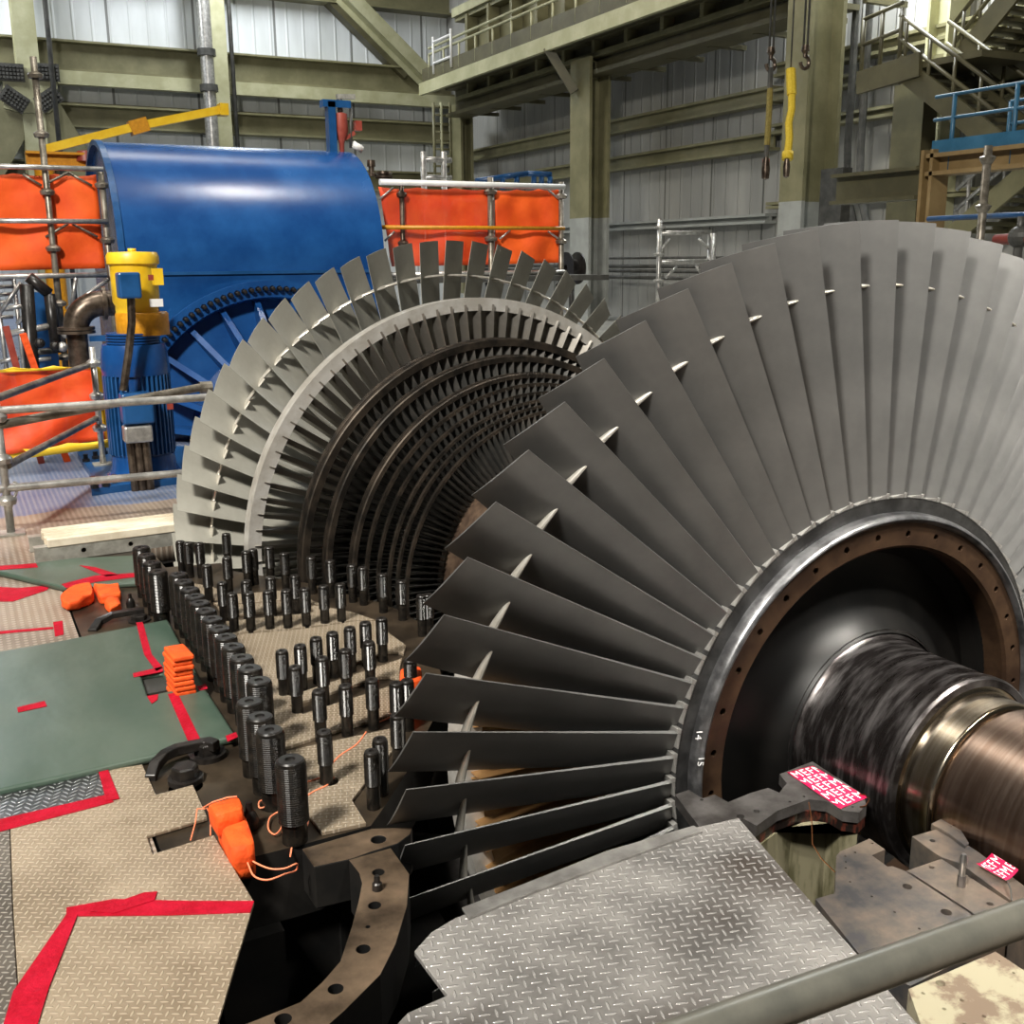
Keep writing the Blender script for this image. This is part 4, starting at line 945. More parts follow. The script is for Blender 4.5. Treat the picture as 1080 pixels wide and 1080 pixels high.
# gate loop and things standing behind the thin screen
GY = 9.9
t = thing('guard_gate', AY(500, 240, GY), 'pale looped tube gate seen through the thin orange screen', 'gate')
l = [(474,272),(474,220),(480,212),(520,211)]; MB().path([AY(x, y, GY) for x, y in l], .02, 8).build('loop', 'galv', t)
MB().tube(AY(474,246,GY), AY(520,247,GY), .016, 8).build('mid_rail', 'galv', t)
a = AY(505,188,15); b = AY(580,182,15)
t = thing('blue_handrail', a, 'blue handrail of a distant stair above the right orange screen', 'handrail')
MB().tube(AY(502,191,15), AY(556,183,15), .05, 8).build('rail', 'bluedk', t); MB().tube(AY(556,183,15), AY(581,184,15), .05, 8).build('rail', 'bluedk', t)
for px in (530, 545, 563, 571, 580): MB().tube(AY(px,186,15), AY(px,200,15), .05, 8).build('rail_post', 'bluedk', t)
# small frame scaffold before the right wall
QY = 15.0
def Q(px, py): return AY(px, py, QY)
t = thing('frame_scaffold', Q(722, 300), 'pale frame scaffold top standing between the two bladed wheels', 'scaffold')
standard(t, 696, 231, 0, QY, .05, 'galv', z0=0)
a = Q(751, 246); MB().tube((a.x, QY, 0), (a.x, QY, a.z), .09, 10).build('standard', 'galv', t)
for py in (246, 276): a = Q(697, py); b = Q(750, py-1); MB().tube(a, b, .045, 10).build('ledger', 'galv', t)
for l in (((697,264),(706,252)),((737,252),(747,262)),((702,293),(714,281)),((734,280),(740,290))): MB().tube(Q(*l[0]), Q(*l[1]), .03, 8).build('frame_brace', 'galv', t)
# cable reel and wall cabinet beyond the far right blades
t = thing('cable_reel', AY(602, 280, 10.5), 'dark ribbed hose reel hanging right of the orange screen', 'reel')
c = AY(603, 283, 10.5); MB().tube((c.x, 10.5, 0), (c.x, 10.5, c.z), .04, 8).build('stand', 'lead', t); MB().lathe([(.05,-.1),(.22,-.1),(.22,-.08),(.12,-.06),(.12,.06),(.22,.08),(.22,.1),(.05,.1)], c, 'x', 24, close=True).build('drum', 'black', t)
# barrier of tubes on the near left deck
V1 = G(12, 563); V2 = G(109, 490, .05)
t = thing('tube_barrier', (V1.x, V1.y, 0), 'scaffold tube guard barrier on the left deck before the pump motor', 'barrier')
def post(px, py, base, r=.024):
    z = AY(px, py, base.y).z; MB().tube((base.x, base.y, base.z+.01), (base.x, base.y, z), r, 10).build('post', 'galv', t)
    MB().box((base.x-.075, base.y-.075, base.z+.001), (base.x+.075, base.y+.075, base.z+.012)).build('base_plate', 'chan', t)
    z -= .12
    while z > .15:
        mb = MB(); ros(mb, base.x, base.y, z, r); mb.build('rosette', 'galv', t); z -= .25
post(-4, 418, V1); post(91, 366, V2)
def T(pa, ya, pb, yb, m, r=.024, n='tube'): return MB().tube(AY(*pa, ya), AY(*pb, yb), r, 12).build(n, m, t)
T((-6,421), V1.y, (93,385), V2.y, 'rustgalv'); T((8,491), V1.y, (102,441), V2.y, 'rustgalv')
T((-40,435.5), V1.y, (218,419), V1.y, 'galv'); T((-40,455.5), V1.y-.05, (220,407), V1.y+.3, 'rustgalv', .027); T((-40,519), V1.y, (196,498.5), V1.y, 'galv')
MB().lathe([(.04,-.04),(.04,.04)], AY(217,408.5,V1.y+.3), 'x', 10).build('end_clamp', 'rustgalv', t)
for a, b in (((14,508),(28,516)), ((10,540),(20,512))): T(a, V1.y, b, V1.y, 'galv', .008, 'stay')
BYY = V2.y + .12
sheet('orange_screen', (AY(-30,392,BYY), AY(98,386,BYY), AY(117,463,BYY), AY(-30,484,BYY)), 'netthin', 'low crumpled orange screen on the left deck barrier', wav=.05)
sheet('yellow_edging', (AY(-30,480,BYY-.03), AY(119,461,BYY-.03), AY(120,471,BYY-.03), AY(-30,491,BYY-.03)), 'yellow', 'yellow edging along the foot of the low orange screen', wav=.01, nv=2)['category'] = 'edging'
sheet('yellow_edging', (AY(-30,389,BYY-.02), AY(97,384,BYY-.02), AY(98,389,BYY-.02), AY(-30,394,BYY-.02)), 'yellow', 'yellow edging along the top of the low orange screen', wav=.01, nv=2)['category'] = 'edging'
sheet('yellow_edging', (AY(98,384,BYY-.02), AY(106,388,BYY-.02), AY(121,466,BYY-.02), AY(112,466,BYY-.02)), 'yellow', 'upright yellow edging at the right end of the low orange screen', wav=.02, nu=3)['category'] = 'edging'
# pipework and clutter behind the left barrier
EY_ = 7.3
def E(px, py): return AY(px, py, EY_)
t = thing('elbow_pipe', E(88, 380), 'large bare steel elbow pipe left of the yellow motor top', 'pipe')
c0 = E(88, 420); MB().tube((c0.x, EY_, .0), (c0.x, EY_, E(88,352).z), .085, 20).build('riser', 'pipe', t)
arc = []; ct = E(110, 345); rr = ct.x - c0.x; zc = E(88,346).z
for i in range(9): a = PI - PI/2*i/8; arc.append((c0.x + rr + rr*math.cos(a), EY_, zc + rr*math.sin(a)*.9))
MB().path(arc + [(c0.x+rr+.45, EY_, arc[-1][2])], .105, 20).build('elbow', 'pipe', t)
for py in (350, 346): z = E(88, py).z; MB().tube((c0.x, EY_, z-.012), (c0.x, EY_, z+.012), .15, 24).build('flange', 'pipe', t)
MB().tube((arc[-1][0], EY_, arc[-1][2]), (arc[-1][0]+.03, EY_, arc[-1][2]), .14, 24).build('flange', 'pipe', t)
t = thing('valve_manifold', E(35, 350), 'dark pipework with small valves behind the low orange screen', 'pipework')
for x0_, y0_, x1_, y1_, r, m in ((28,300,40,470,.06,'black'),(10,352,52,344,.03,'galv'),(8,325,30,322,.02,'galv'),(30,292,52,310,.05,'black'),(52,310,60,372,.05,'black'),(35,372,60,369,.03,'lead'),(32,380,54,378,.02,'galv'),(0,382,20,377,.02,'galv')):
    MB().tube(AY(x0_,y0_,8.0), AY(x1_,y1_,8.0), r, 10).build('pipe', m, t)
for px, py in ((42,362),(58,365),(70,352),(66,366)): MB().ball(AY(px,py,7.9), .045).build('valve', 'galv' if px > 60 else 'black', t)
p = AY(44, 330, 8.4); tag(MB().box((p.x-.08, 8.35, 0), (p.x+.10, 8.47, AY(44,308,8.4).z)).build('blue_post', 'bluedk'), 'blue post behind the dark pipework at the left', 'post')
tag(MB().box((AY(97,0,8.3).x, 8.22, 0), (AY(124,0,8.3).x, 8.27, AY(97,360,8.3).z)).build('tank_wall', 'grey', None), 'grey panel between elbow pipe and blue motor', 'panel')
p = AY(110, 357, 7.9); tag(MB().box((AY(94,357,7.9).x, 7.85, p.z-.02), (AY(124,357,7.9).x, 7.95, p.z+.03)).build('blue_beam', 'bluedk'), 'blue beam above the grey panel beside the motor', 'beam')
t = thing('stair_rungs', AY(10, 340, 9), 'pale ladder rungs at the left edge below the upper screen', 'ladder')
for i in range(6): MB().tube(AY(-5, 295+i*8, 9), AY(14, 294+i*8, 9), .02, 6).build('rung', 'galv', t)
for x in (-5, 14): MB().tube(AY(x, 290, 9), (AY(x, 290, 9).x, 9, 0), .02, 6).build('stile', 'galv', t)
for k, (l, m) in enumerate(((((6,344),(17,386)), 'red'), (((24,352),(32,388)), 'orange'))):
    a = AY(*l[0], 6.9); b = AY(*l[1], 6.9); b = a + (b-a)*(a.z/(a.z-b.z)); b.x += .12*k; tag(MB().bar(a, b, .05 if k == 0 else .10, .05).build('wrapped_post', m), ('rusty red post' if k == 0 else 'post wrapped in bright orange cloth') + ' above the low orange screen', 'post')

# ------------------------------------------------------------------ things on the left deck
plate_px('tread_plate', [(150,806),(164.6,838),(203.5,827.5),(219,862.5),(155,881.6),(161,900.6),(225.6,880.6),(268,951),(228,1085),(22,1085),(14,960),(11,874),(121,844),(113,812)], .012, .01, 'tread_tan', 'large tan tread plate with a notch in the left foreground', 'tread plate', bevel=.002)
plate_px('tread_plate', [(-60,880),(10,874.5),(13,960),(21,1085),(-60,1085)], .012, .01, 'tread_dk', 'dark tread plate at the left edge of the foreground', 'tread plate', bevel=.002)
plate_px('chevron_plate', [(-60,850),(104,812),(113,840),(-60,881)], .010, .01, 'chev', 'shiny chevron patterned plate between green tarp and red tape', 'tread plate', bevel=.002)
tp = lambda name, pts, z, label, th=.002: plate_px(name, pts, z, th, 'tape', label, 'tape', bevel=0)
tp('red_tape', [(103.5,812),(114,811.5),(126,842),(112,844)], .0165, 'short red tape strip across the corner of the chevron plate')
tp('red_tape', [(-40,873),(112,838),(120,845.5),(-40,887)], .0145, 'long red tape strip along the front edge of the chevron plate')
tp('red_tape', [(70,957),(120,948),(200,950),(268,950),(264,962),(180,965),(70,966)], .0145, 'wide red tape strip running across the tan tread plate')
tp('red_tape', [(95,961),(152,941),(166,940),(163,949),(120,963)], .0165, 'short slanting red tape strip on the tan tread plate')
tp('red_tape', [(70,964),(82,964),(52,1040),(38,1085),(2,1085),(14,1045)], .0165, 'wide red tape running down the tan tread plate to the frame edge')
# green padded tarps
P = Gp([(-90,702),(60,676),(177,652.5),(190,677),(218,727),(250,776),(200,786),(160,797),(60,820),(-90,852)], .03)
o = MB().prism([(p.x, p.y) for p in P], .002, .03).build('green_tarp', 'tarp')
c = MB(); hq = Gp([(149,712),(171,708.5),(184,727),(156,733)], .03); c.prism([(p.x,p.y) for p in hq], -.02, .05); cut(o, c)
md = o.modifiers.new('bevel', 'BEVEL'); md.width = .012; md.segments = 3; md.limit_method = 'ANGLE'; md.angle_limit = math.radians(40)
tag(o, 'big green padded tarp covering the left deck', 'tarp')
hq2 = Gp([(148,712),(172,708),(186,728),(155,734)], .0); tag(MB().prism([(p.x,p.y) for p in hq2], .001, .008).build('hatch_plate', 'lead'), 'dark steel hatch seen through the hole in the green tarp', 'hatch')
plate_px('green_tarp', [(-60,600),(30,594),(80,588),(150,585),(170,600),(150,613),(100,616.5),(66,618.5),(0,603)], .03, .028, 'tarp', 'smaller green tarp behind, under the timber stack', 'tarp', bevel=.01)
for pts, label in (([(143.5,656.5),(150.5,656),(160,690),(172,704),(165,708),(152,690)], 'long red tape strip on the back half of the big green tarp'),
    ([(140,710),(171,703),(172,708),(141,714)], 'short red tape strip behind the hole in the green tarp'),
    ([(18,746),(47,739),(49.5,744.5),(19,751)], 'lone short red tape strip in the middle of the big green tarp'),
    ([(177,732),(187,730),(211,779),(199,783)], 'long red tape strip on the front half of the big green tarp'),
    ([(155,734),(167,732),(166,738),(160,742)], 'tiny red tape scrap before the hole in the green tarp'),
    ([(238,776),(249,772),(251,777),(240,782)], 'red tape wrapped round the front corner of the big green tarp'),
    ([(208,724),(217,721),(219,726),(210,728)], 'red tape dab on the tarp edge beside the orange stack')):
    tp('red_tape', pts, .0325, label)
for pts, z, label in (([(-30,617),(18,620),(52,617.5),(50,622),(14,634),(-30,634)], .003, 'red tape patch on the deck at the left edge'), ([(56,656),(66,654.5),(67,669),(58,671)], .003, 'red tape square on the deck behind the big tarp'),
    ([(-30,668),(56,661),(56,663),(-30,671)], .003, 'thin red tape line on the deck behind the big tarp'), ([(65,616),(100,607),(144,604),(145,608),(104,613),(70,620)], .0325, 'red tape along the front of the smaller green tarp'),
    ([(84,596),(100,598),(126,606),(112,608)], .0325, 'slanting red tape strip on the smaller green tarp'), ([(-20,598),(38,594),(40,598),(-20,602)], .0325, 'red tape strip at the left end of the smaller green tarp'),
    ([(116,556),(144,553),(142,557),(117,560)], .003, 'red tape dab on the tan deck behind the timber stack')):
    tp('red_tape', pts, z, label)
# timber stack on channel bearers
cb = Gp([(52,585),(190,567)], .0); ca = Gp([(45,572),(190,556)], 0)
bd = (cb[1]-cb[0]).normalized(); nb_ = Vector((-bd.y, bd.x, 0))
for i in range(5):
    o0 = Gp([(46,594)], 0)[0] + nb_*(.018+.062*i); L = 1.0
    tag(MB().bar(o0 + bd*(.03-.008*(i%2)) + Vector((0,0,.105)), o0 + bd*1.0 + Vector((0,0,.105)), .052, .045).build('timber_board', 'wood', bevel=.004), 'pale timber board, %s from the front of the stack on the channels' % ORD[i], 'board', 'pale timber boards')
for i, k in enumerate((0, .27)):
    o0 = Gp([(46,594)], 0)[0] + nb_*k; a = o0 - bd*.04 + Vector((0,0,.033)); mb = MB()
    b = a + bd*1.1
    mb.bar(a, b, .006, .085); mb.bar(a+nb_*.03+Vector((0,0,.04)), b+nb_*.03+Vector((0,0,.04)), .06, .006); mb.bar(a+nb_*.03-Vector((0,0,.04)), b+nb_*.03-Vector((0,0,.04)), .06, .006)
    o = mb.build('steel_channel', 'chan'); o.location.z = .045 - .033 + .0
    c = MB()
    if k == 0:
        for f in (.25, .5, .78): q_ = a + bd*f + Vector((0,0,.012)); c.tube(q_ - nb_*.03, q_ + nb_*.02, .014, 12)
        cut(o, c)
    tag(o, ('front' if i == 0 else 'rear') + ' pale steel channel under the timber boards', 'channel', 'channels under the boards')
# orange stack of folded cloths
tq = Gp([(171.7,681),(193.3,677.5),(204.5,689.5),(181.5,693.5)], .185)
cen = sum(tq, Vector())/4; ex1 = tq[1]-tq[0]; ex2 = tq[2]-tq[1]; ex1.z = ex2.z = 0; ax1, ax2 = ex1.normalized(), ex2.normalized(); w1, w2 = ex1.length, ex2.length*1.0
for i in range(9):
    z0 = .004 + .02*i; j = random.uniform(-.005,.005); j2 = random.uniform(-.004,.004); mb = MB()
    cxy = cen + ax1*j + ax2*j2; p4 = [cxy + ax1*(sx_*w1/2) + ax2*(sy_*w2/2) for sx_, sy_ in ((-1,-1),(1,-1),(1,1),(-1,1))]
    mb.prism([(p.x, p.y) for p in p4], z0, z0+.0195)
    tag(mb.build('folded_cloth', 'orange', bevel=.007, seg=3), 'folded orange cloth, %s from the bottom of the stack on the green tarp' % ORD[i], 'cloth', 'stacked orange cloths')
# orange bundle in front, loose orange scraps at the back, orange pouch at the blade tips
def soft(name, pts_top, z0, z1, m, parent=None, sub=2, jit=.006):
    P = Gp(pts_top, z1); mb = MB(); mb.prism([(p.x, p.y) for p in P], z0, z1)
    bmesh.ops.triangulate(mb.bm, faces=[f for f in mb.bm.faces if len(f.verts) > 4]); bmesh.ops.subdivide_edges(mb.bm, edges=mb.bm.edges[:], cuts=2, use_grid_fill=True)
    for v in mb.bm.verts: v.co += Vector((noise.noise(v.co*23), noise.noise(v.co*23+Vector((5,0,0))), noise.noise(v.co*19+Vector((0,9,0)))))*jit
    o = mb.build(name, m, parent, sub=1)
    for f in o.data.polygons: f.use_smooth = True
    return o
bl = G(248, 880)
t = thing('cloth_bundle', (bl.x, bl.y, 0), 'bright orange tied cloth bundle beside the tan tread plate', 'bundle')
soft('bundle_body', [(226,858),(258,853),(270,889),(243,895)], -.05, .065, 'orange', t)
soft('bundle_top', [(217,846),(253,838),(257,852),(228,861)], .03, .105, 'orange', t)
MB().path([G(x, y, z) for x, y, z in ((214,852,.06),(224,846,.1),(240,841,.11),(250,840,.11))], .0022, 6).build('tie_cord', 'cord', t)
MB().path([G(x, y, z) for x, y, z in ((216,853,.07),(208,853,.05),(206,868,.02),(201,886,.014))], .0022, 6).build('tie_cord', 'cord', t)
MB().path([G(x, y, z) for x, y, z in ((218,852,.08),(224,862,.05),(222,870,.02),(222,881,.013))], .0022, 6).build('tie_cord', 'cord', t)
def cord(pts, label, z=.012):
    P = [G(a_[0], a_[1], a_[2] if len(a_) > 2 else z) for a_ in pts]; Q_ = []
    for i in range(len(P)-1):                                     # smooth the polyline
        p0_, p1_, p2__, p3_ = P[max(i-1,0)], P[i], P[i+1], P[min(i+2,len(P)-1)]
        for k in range(5):
            s = k/5; Q_.append(.5*((2*p1_) + (p2__-p0_)*s + (2*p0_-5*p1_+4*p2__-p3_)*s*s + (3*p1_-p0_-3*p2__+p3_)*s**3))
    tag(MB().path(Q_ + [P[-1]], .0025, 6).build('loose_string', 'cord'), label, 'cord')
cord([(256,885,.05),(257,900,-.01),(266,908),(284,916),(300,916),(313,911),(312,918,-.02),(300,922),(282,928),(268,924),(262,912),(258,902)], 'orange cord looping from the front bundle over the flange edge')
cord([(298,838),(285,843),(274,845),(274,852),(283,850),(297,846)], 'orange cord curled behind the nearest thick stud')
cord([(296,855),(285,862),(283,874),(290,880),(297,872),(299,856),(300,872),(310,880),(322,874),(325,862),(318,866),(310,884),(306,904,-.02)], 'orange cord coiled round the foot of the nearest thick stud')
cord([(316,846,.013),(330,835,.014),(345,828,.014),(352,820,.014)], 'orange cord trailing to the lone stud on the small tread plate', .014)
cord([(318,826,.014),(335,821,.014),(340,818,.014),(357,798,.014),(376,785,.014),(386,772,.014)], 'orange cord running across the small tread plate', .014)
cord([(398,762,.014),(412,756,.014),(424,745,.02),(432,735,.03)], 'orange cord leading to the orange pouch by the blade tips', .014)
for k, (pts, z1, label) in enumerate((([(61,630),(75,617),(96,613),(99,626),(84,633),(70,636)], .05, 'largest loose orange cloth scrap on the deck at the left'),
     ([(98,614),(108,616),(126,613),(128,624),(104,628)], .05, 'orange cloth scrap nearest the smaller green tarp'), ([(110,630),(126,628),(128,636),(114,640)], .04, 'smallest orange cloth scrap beside the far black lug'))):
    tag(soft('orange_scrap', pts, .003, z1, 'orange', jit=.02), label, 'cloth', 'loose orange scraps')
p = G(430, 752)
t = thing('orange_pouch', (p.x, p.y, 0), 'orange cloth pouch standing at the tips of the near blades', 'pouch')
soft('pouch', [(421,703),(444,700),(446,716),(422,722)], .002, .12, 'orange', t)
# plugs
for px, py, s, label in ((262,873,1.0,'dark conical plug beside the nearest thick stud'), (136,640,.8,'dark conical plug before the far green tarp')):
    p = G(px+2, py, 0); tag(MB().lathe([(.0,.082*s),(.010*s,.082*s),(.012*s,.055*s),(.017*s,.05*s),(.026*s,.026*s),(.026*s,0)], p, 'z', 20).build('plug', 'black'), label, 'plug')
# lifting lugs and capped nuts by the deck edge
def hexnut(px, py, r, h, label, washer=1.3, z0=0.0):
    p = G(px, py, z0); t = thing('hex_nut', (p.x, p.y, z0), label, 'nut')
    MB().lathe([(0,z0),(r*washer,z0),(r*washer,z0+h*.3),(0,z0+h*.3)], (p.x,p.y,0), 'z', 32).build('washer', 'black', t)
    MB().lathe([(0,z0+h*.3),(r*1.0,z0+h*.3),(r,z0+h*.9),(r*.86,z0+h),(0,z0+h)], (p.x,p.y,0), 'z', 6, smooth=False).build('nut', 'black', t)
hexnut(196, 824, .042, .055, 'large black hex nut with washer before the black bent lug')
hexnut(219, 798, .042, .055, 'large black hex nut under the end of the bent lug', 1.45)
def lug(pts, w, h, label, z=.05):
    P = [G(x, y, zz) for x, y, zz in pts]; mb = MB()
    L, R_ = [], []
    for i, p in enumerate(P):
        d = (P[min(i+1,len(P)-1)]-P[max(i-1,0)]); d.z = 0; d.normalize(); n = Vector((-d.y,d.x,0)); L.append(p+n*w/2); R_.append(p-n*w/2)
    rows = []
    for a, b in zip(L, R_): rows.append([mb.bm.verts.new(v) for v in (a, b, b-Vector((0,0,h)), a-Vector((0,0,h)))])
    for A, B in zip(rows, rows[1:]):
        for i in range(4): mb.bm.faces.new((A[i], A[(i+1)%4], B[(i+1)%4], B[i]))
    mb.bm.faces.new(rows[0][::-1]); mb.bm.faces.new(rows[-1])
    return tag(mb.build('bent_lug', 'black', bevel=.003), label, 'lug')
lug([(158,818,.02),(163,803,.045),(173,792,.06),(186,786,.065),(200,783,.065),(216,780,.065),(228,782,.065)], .035, .03, 'black bent lifting lug at the front corner of the big green tarp')
lug([(97,664,.01),(104,653,.03),(118,646,.045),(135,643,.05),(152,641,.05)], .04, .025, 'dark bent lifting lug behind the big green tarp')
hexnut(147, 655, .035, .03, 'flat dark capped nut at the end of the far bent lug', 1.4)
# ------------------------------------------------------------------ the big worn plate and bearing pedestal in the right foreground
plate_px('tread_plate', [(437,1003),(455,983),(480,968),(732,873),(779,862.5),(846,940),(911,1014),(985,1100),(400,1100),(430,1068),(472,1049.5)], .022, .014, 'tread_gr', 'large worn grey tread plate in the centre foreground', 'tread plate', bevel=.002)
plate_px('plate_strip', [(487,957),(560,929),(640,897),(731.5,870.5),(741,876),(700,890),(560,941),(494,968)], .030, .007, 'strip', 'narrow bare strip along the back edge of the worn grey plate', 'strip', bevel=.001)
ped = thing('bearing_pedestal', (-.6, -.8, -1), 'machined steel bearing pedestal beside the shaft end', 'pedestal')
def pplate(name, pts, z1, th, m, holes=(), parent=ped, bevel=.002):
    P = Gp(pts, z1); o = MB().prism([(p.x, p.y) for p in P], z1-th, z1).build(name, m, parent)
    if holes:
        c = MB()
        for px, py, r in holes: p = G(px, py, z1); c.tube((p.x, p.y, z1-th-.05), (p.x, p.y, z1+.1), r, 24)
        cut(o, c)
    md = o.modifiers.new('bevel', 'BEVEL'); md.width = bevel; md.segments = 2; md.limit_method = 'ANGLE'; md.angle_limit = math.radians(40)
    return o
pplate('joint_face', [(880.5,942),(882,903),(886,898),(899,892.6),(917,884.3),(933.5,896),(919.5,902),(936,914),(941,913.5),(960,920.5),(1031,966),(1028,975),(1050,995),(960,1040),(914,1016),(860,948)], 0, .5, 'pedestal',
       [(957,935,.0125),(998,962,.0135),(891.5,903,.0035),(902,899,.0035),(892,909,.003),(892,915.5,.003),(896.5,930,.0032),(919.5,945.5,.0036),(943.5,962,.0038),(969.5,979.5,.0038),(920,889.5,.004)])
pplate('bearing_cap_face', [(954,919),(993,905.5),(1066,952.5),(1031,969)], .0, .4, 'pedestal', [(982.5,914.5,.007),(1044,953,.0075)])
pplate('bearing_cap_face', [(961.5,882),(992,873),(1030,897),(1095,945),(1095,985),(1068,951),(1012,910),(993,904),(985,899)], -.003, .4, 'pedestal', [(983.5,886.5,.0075)])
pplate('seal_strip', [(982,868.5),(994,862.5),(1010,869),(1022,889),(1018,892),(1002,880)], .006, .02, 'pedestal', [(1003,871,.003)])
pplate('joint_face', [(958,1043),(1050,1003.5),(1105,1040),(1105,1110),(1000,1110),(972,1083)], 0, .5, 'cream',
       [(992,1037,.0105),(973.5,1047.5,.0042),(1014.5,1055,.0046),(996,1064,.0044),(1038,1072,.0046),(1069,1026,.0034),(1054,1013.5,.0016),(1018,1080,.0046)])
# pillar with bracket that carries the printed film
BR = [(712,838),(726.5,833),(741,842),(754,838),(768,846),(791,836.5),(810,831),(822,836),(830,826),(822,816.5),(857,803),(911,838.5),(914,849),(906,857),(889,855),(872,845),(853,843),(820,855),(798,871),(783,863),(739,874)]
t = thing('oil_deflector_bracket', (-.6, -.25, -1), 'dark oily bracket on a stained olive pillar, under the printed film', 'bracket')
Pb = Gp(BR, 0)
o = MB().prism([(p.x, p.y) for p in Pb], -.035, 0).build('bracket_plate', 'greyplate', t)
c = MB()
for px, py, r in ((740,843.5,.006),(781,861,.012),(798,855.5,.010),(833,845.5,.005),(848,840,.005),(899,851,.005)): p = G(px, py); c.tube((p.x,p.y,-.03), (p.x,p.y,.05), r, 20)
cut(o, c)
Pk = Gp([(798,871),(820,855),(853,843),(872,845),(889,855),(906,857),(914,849)], 0)
MB().prism([(p.x+.004, p.y+.006) for p in Pk] + [(Pk[-1].x-.02, Pk[-1].y+.07), (Pk[0].x+.02, Pk[0].y+.10)], -.075, -.034).build('oily_edge', 'oxide', t)
Pp = Gp([(800,873),(821,858),(853,846),(872,848),(888,858),(906,860)], 0)
MB().prism([(p.x+.012, p.y+.012) for p in Pp] + [(Pp[-1].x-.02, Pp[-1].y+.10), (Pp[0].x+.02, Pp[0].y+.10)], -.60, -.07).build('pillar', 'pillar', t)
MB().path([AD(*q, 2.62) for q in ((853,846),(856,862),(857,890),(866,905),(881,920))], .0015, 6).build('drain_wire', 'copper', t)
MB().path([G(x, y, z) for x, y, z in ((906,838,.006),(912,838,.012),(917,843,.012),(913,850,.006),(907,851,.004))], .0022, 6).build('copper_loop', 'copper', t)
# printed film sheets with white letters
def film(name, quad, z, rows, txt, label, curl=0.0):
    q = [Vector(p) for p in quad]                         # top left, top right, bottom right, bottom left
    t = thing(name, (sum(q, Vector())/4), label, 'film')
    def P(u, v, up=0.0):
        p = lerp(lerp(q[0], q[1], u), lerp(q[3], q[2], u), v); return p + Vector((0,0, up + curl*(abs(u-.5)*2)**2))
    MB().grid(lambda u, v: P(u, v), 12, 10).build('film', 'film', t, solid=.0006)
    me_all = MB()
    for r, (v0, v1, u0) in enumerate(rows):
        cu = bpy.data.curves.new('n', 'FONT'); cu.body = txt; cu.size = 1; cu.extrude = 0; cu.offset = .0; cu.space_character = 1.2
        o = bpy.data.objects.new('n', cu); col.objects.link(o); bpy.context.view_layer.update()
        me = bpy.data.meshes.new_from_object(o.evaluated_get(bpy.context.evaluated_depsgraph_get())); bpy.data.objects.remove(o)
        xs = [v.co.x for v in me.vertices]; ys = [v.co.y for v in me.vertices]; x0, x1, y0, y1 = min(xs), max(xs), min(ys), max(ys)
        bm2 = bmesh.new(); bm2.from_mesh(me); wid = 1.55
        for v in bm2.verts: v.co = Vector(((v.co.x-x0)/(x1-x0)*wid + u0, v0 + (1-(v.co.y-y0)/(y1-y0))*(v1-v0), 0))
        for c_, nrm in ((Vector((.02,0,0)), Vector((-1,0,0))), (Vector((.98,0,0)), Vector((1,0,0))), (Vector((0,.02,0)), Vector((0,-1,0))), (Vector((0,.98,0)), Vector((0,1,0)))):
            bmesh.ops.bisect_plane(bm2, geom=bm2.verts[:]+bm2.edges[:]+bm2.faces[:], plane_co=c_, plane_no=nrm, clear_outer=True)
        for v in bm2.verts: v.co = P(v.co.x, v.co.y, .0012)
        m3 = bpy.data.meshes.new('t'); bm2.to_mesh(m3); bm2.free(); me_all.bm.from_mesh(m3)
    me_all.build('white_lettering', 'ink', t, fix=False); return t
fq = Gp([(830,814.5),(857,807.5),(915,841),(886.5,853)], .003)
# rows of letters run along the short side, one below another
film('printed_film', (fq[0], fq[1], fq[2], fq[3]), .003, [(.03+.195*i, .03+.195*i+.155, -.18-.07*(i%3)) for i in range(5)], 'FMEFME', 'magenta film with white letters stuck on the oily bracket')
fq = [G(1029,913.5,.004), G(1045.5,902.5,.035), G(1074,920,.03), G(1060,931,.004)]
film('printed_film', fq, .0, [(.08,.44,-.28),(.54,.9,-.5)], 'FMEFME', 'curled magenta film with white letters lying on the pedestal near the shaft', .008)
MB_ = MB().path([G(1062,928,.01), G(1066,938,.012), G(1067,949,.0), G(1067,956,-.03)], .0022, 6); tag(MB_.build('tie_wire', 'lead'), 'thin dark wire hanging from the curled film', 'wire')
# threaded bolt pair on the pedestal
p = G(1013.5, 934.5, 0)
t = thing('pedestal_bolt', (p.x, p.y, 0), 'bright capped bolt standing on the bearing pedestal', 'bolt')
MB().lathe([(0,.0),(.0105,.0),(.0105,.028),(.0095,.032),(0,.032)], (p.x,p.y,0), 'z', 6, smooth=False).build('hex_body', 'greyplate', t)
MB().lathe([(.0085,.03),(.0085,.062),(.0095,.064),(.0095,.082),(.006,.092),(0,.093)], (p.x,p.y,0), 'z', 20).build('bright_cap', 'tap', t)
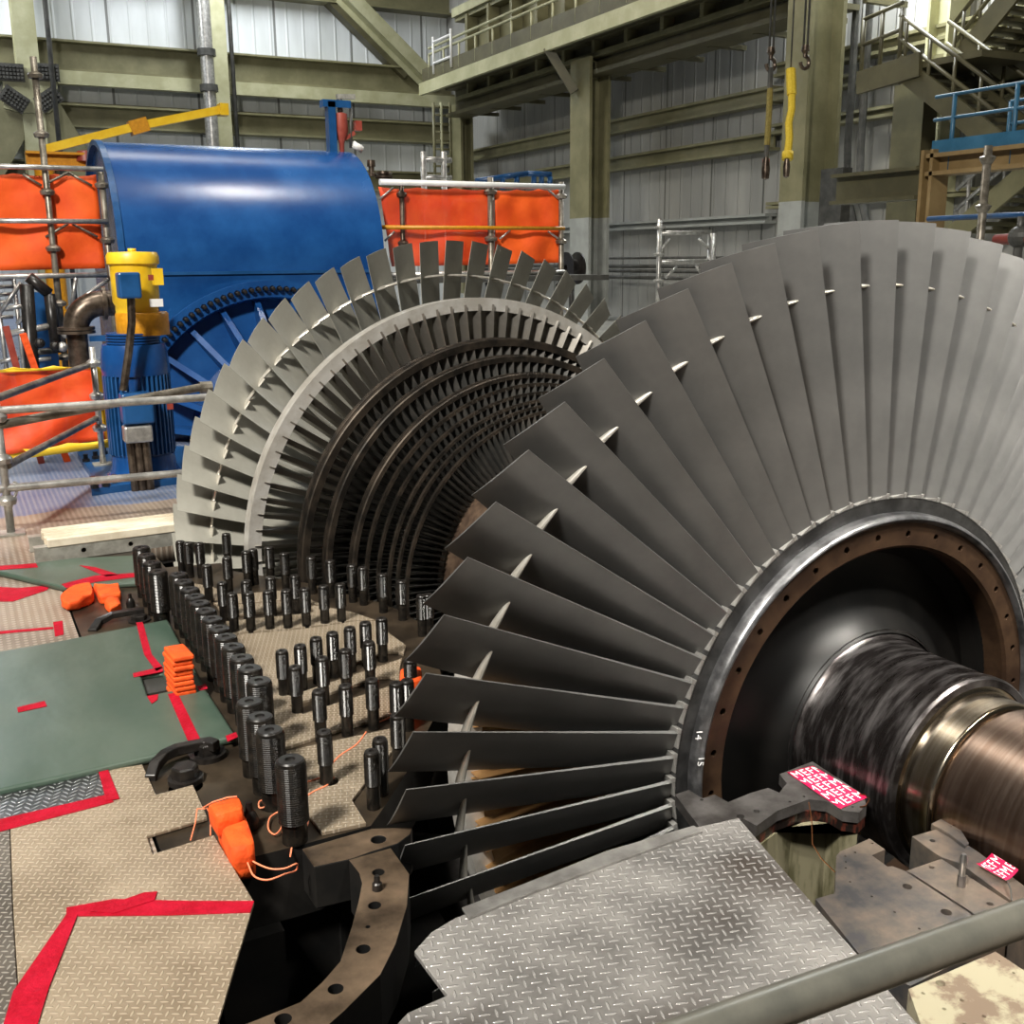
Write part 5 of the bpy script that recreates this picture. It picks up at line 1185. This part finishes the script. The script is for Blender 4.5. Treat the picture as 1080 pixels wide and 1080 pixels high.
# the near guard rail tube
A = AD(1110, 957.5, 1.47); B = AD(700, 1104, 1.12)
tag(MB().tube(A, B, .0235, 32).build('guard_rail', 'rail'), 'weathered round guard rail tube crossing the lower right corner', 'rail')

# ------------------------------------------------------------------ light
def area(name, loc, target, size, power, colr=(1,1,1), sy=None, spread=180):
    ld = bpy.data.lights.new(name, 'AREA'); ld.energy = power; ld.size = size; ld.color = colr; ld.spread = math.radians(spread)
    if sy: ld.shape = 'RECTANGLE'; ld.size_y = sy
    o = bpy.data.objects.new(name, ld); col.objects.link(o); o.location = loc
    d = Vector(target)-Vector(loc); o.rotation_euler = d.to_track_quat('-Z', 'Y').to_euler(); return o
W = (1.0, .955, .87); C = (.93, .97, 1.0)
area('hall_or_added_lamp', (-8.0, -3.2, 10), (-1.0, 1.5, 0), 1.6, 4300, W)
area('hall_or_added_lamp', (-4.5, 5.0, 10), (-3.2, 5, 0), .8, 90, W, None, 50)
area('hall_or_added_lamp', (0.6, -5.0, 8), (.6, -.3, .2), .6, 65, W, None, 45)  # added fill lamp for highlights on the shaft, not a hall fixture
area('hall_or_added_lamp', (-2.0, 6.5, 11), (0, 9, 2), .7, 70, W, 2.5, 60)
area('hall_or_added_lamp', (2.2, 5.5, 11), (1, 9, 2), .5, 60, W, 2.0, 60)
area('hall_or_added_lamp', (-4, 32.2, 13), (-4, WY, 7), 1.0, 3000, C, 9)
area('hall_or_added_lamp', (6, 32.2, 13), (6, WY, 7), 1.0, 2000, C, 9)
area('hall_or_added_lamp', (3, 18, 18), (11, 18, 2), 3, 1300, W, 10, 110)
area('hall_or_added_lamp', (2.6, -3.2, 8), (1.3, -.1, .8), .6, 95, W, None, 36)  # added narrow spot that brightens the right-hand blades of the near wheel
area('hall_or_added_lamp', (12.7, 12.4, 9.3), (14, 12.3, 5.0), .6, 2600, C, 3)
w = bpy.data.worlds.new('hall_air'); scene.world = w; w.use_nodes = True
w.node_tree.nodes['Background'].inputs[0].default_value = (.8, .85, .8, 1); w.node_tree.nodes['Background'].inputs[1].default_value = .045
vs = scene.view_settings; vs.view_transform = 'Standard'; vs.look = 'None'; vs.gamma = 1; vs.use_curve_mapping = False; vs.exposure = -.4
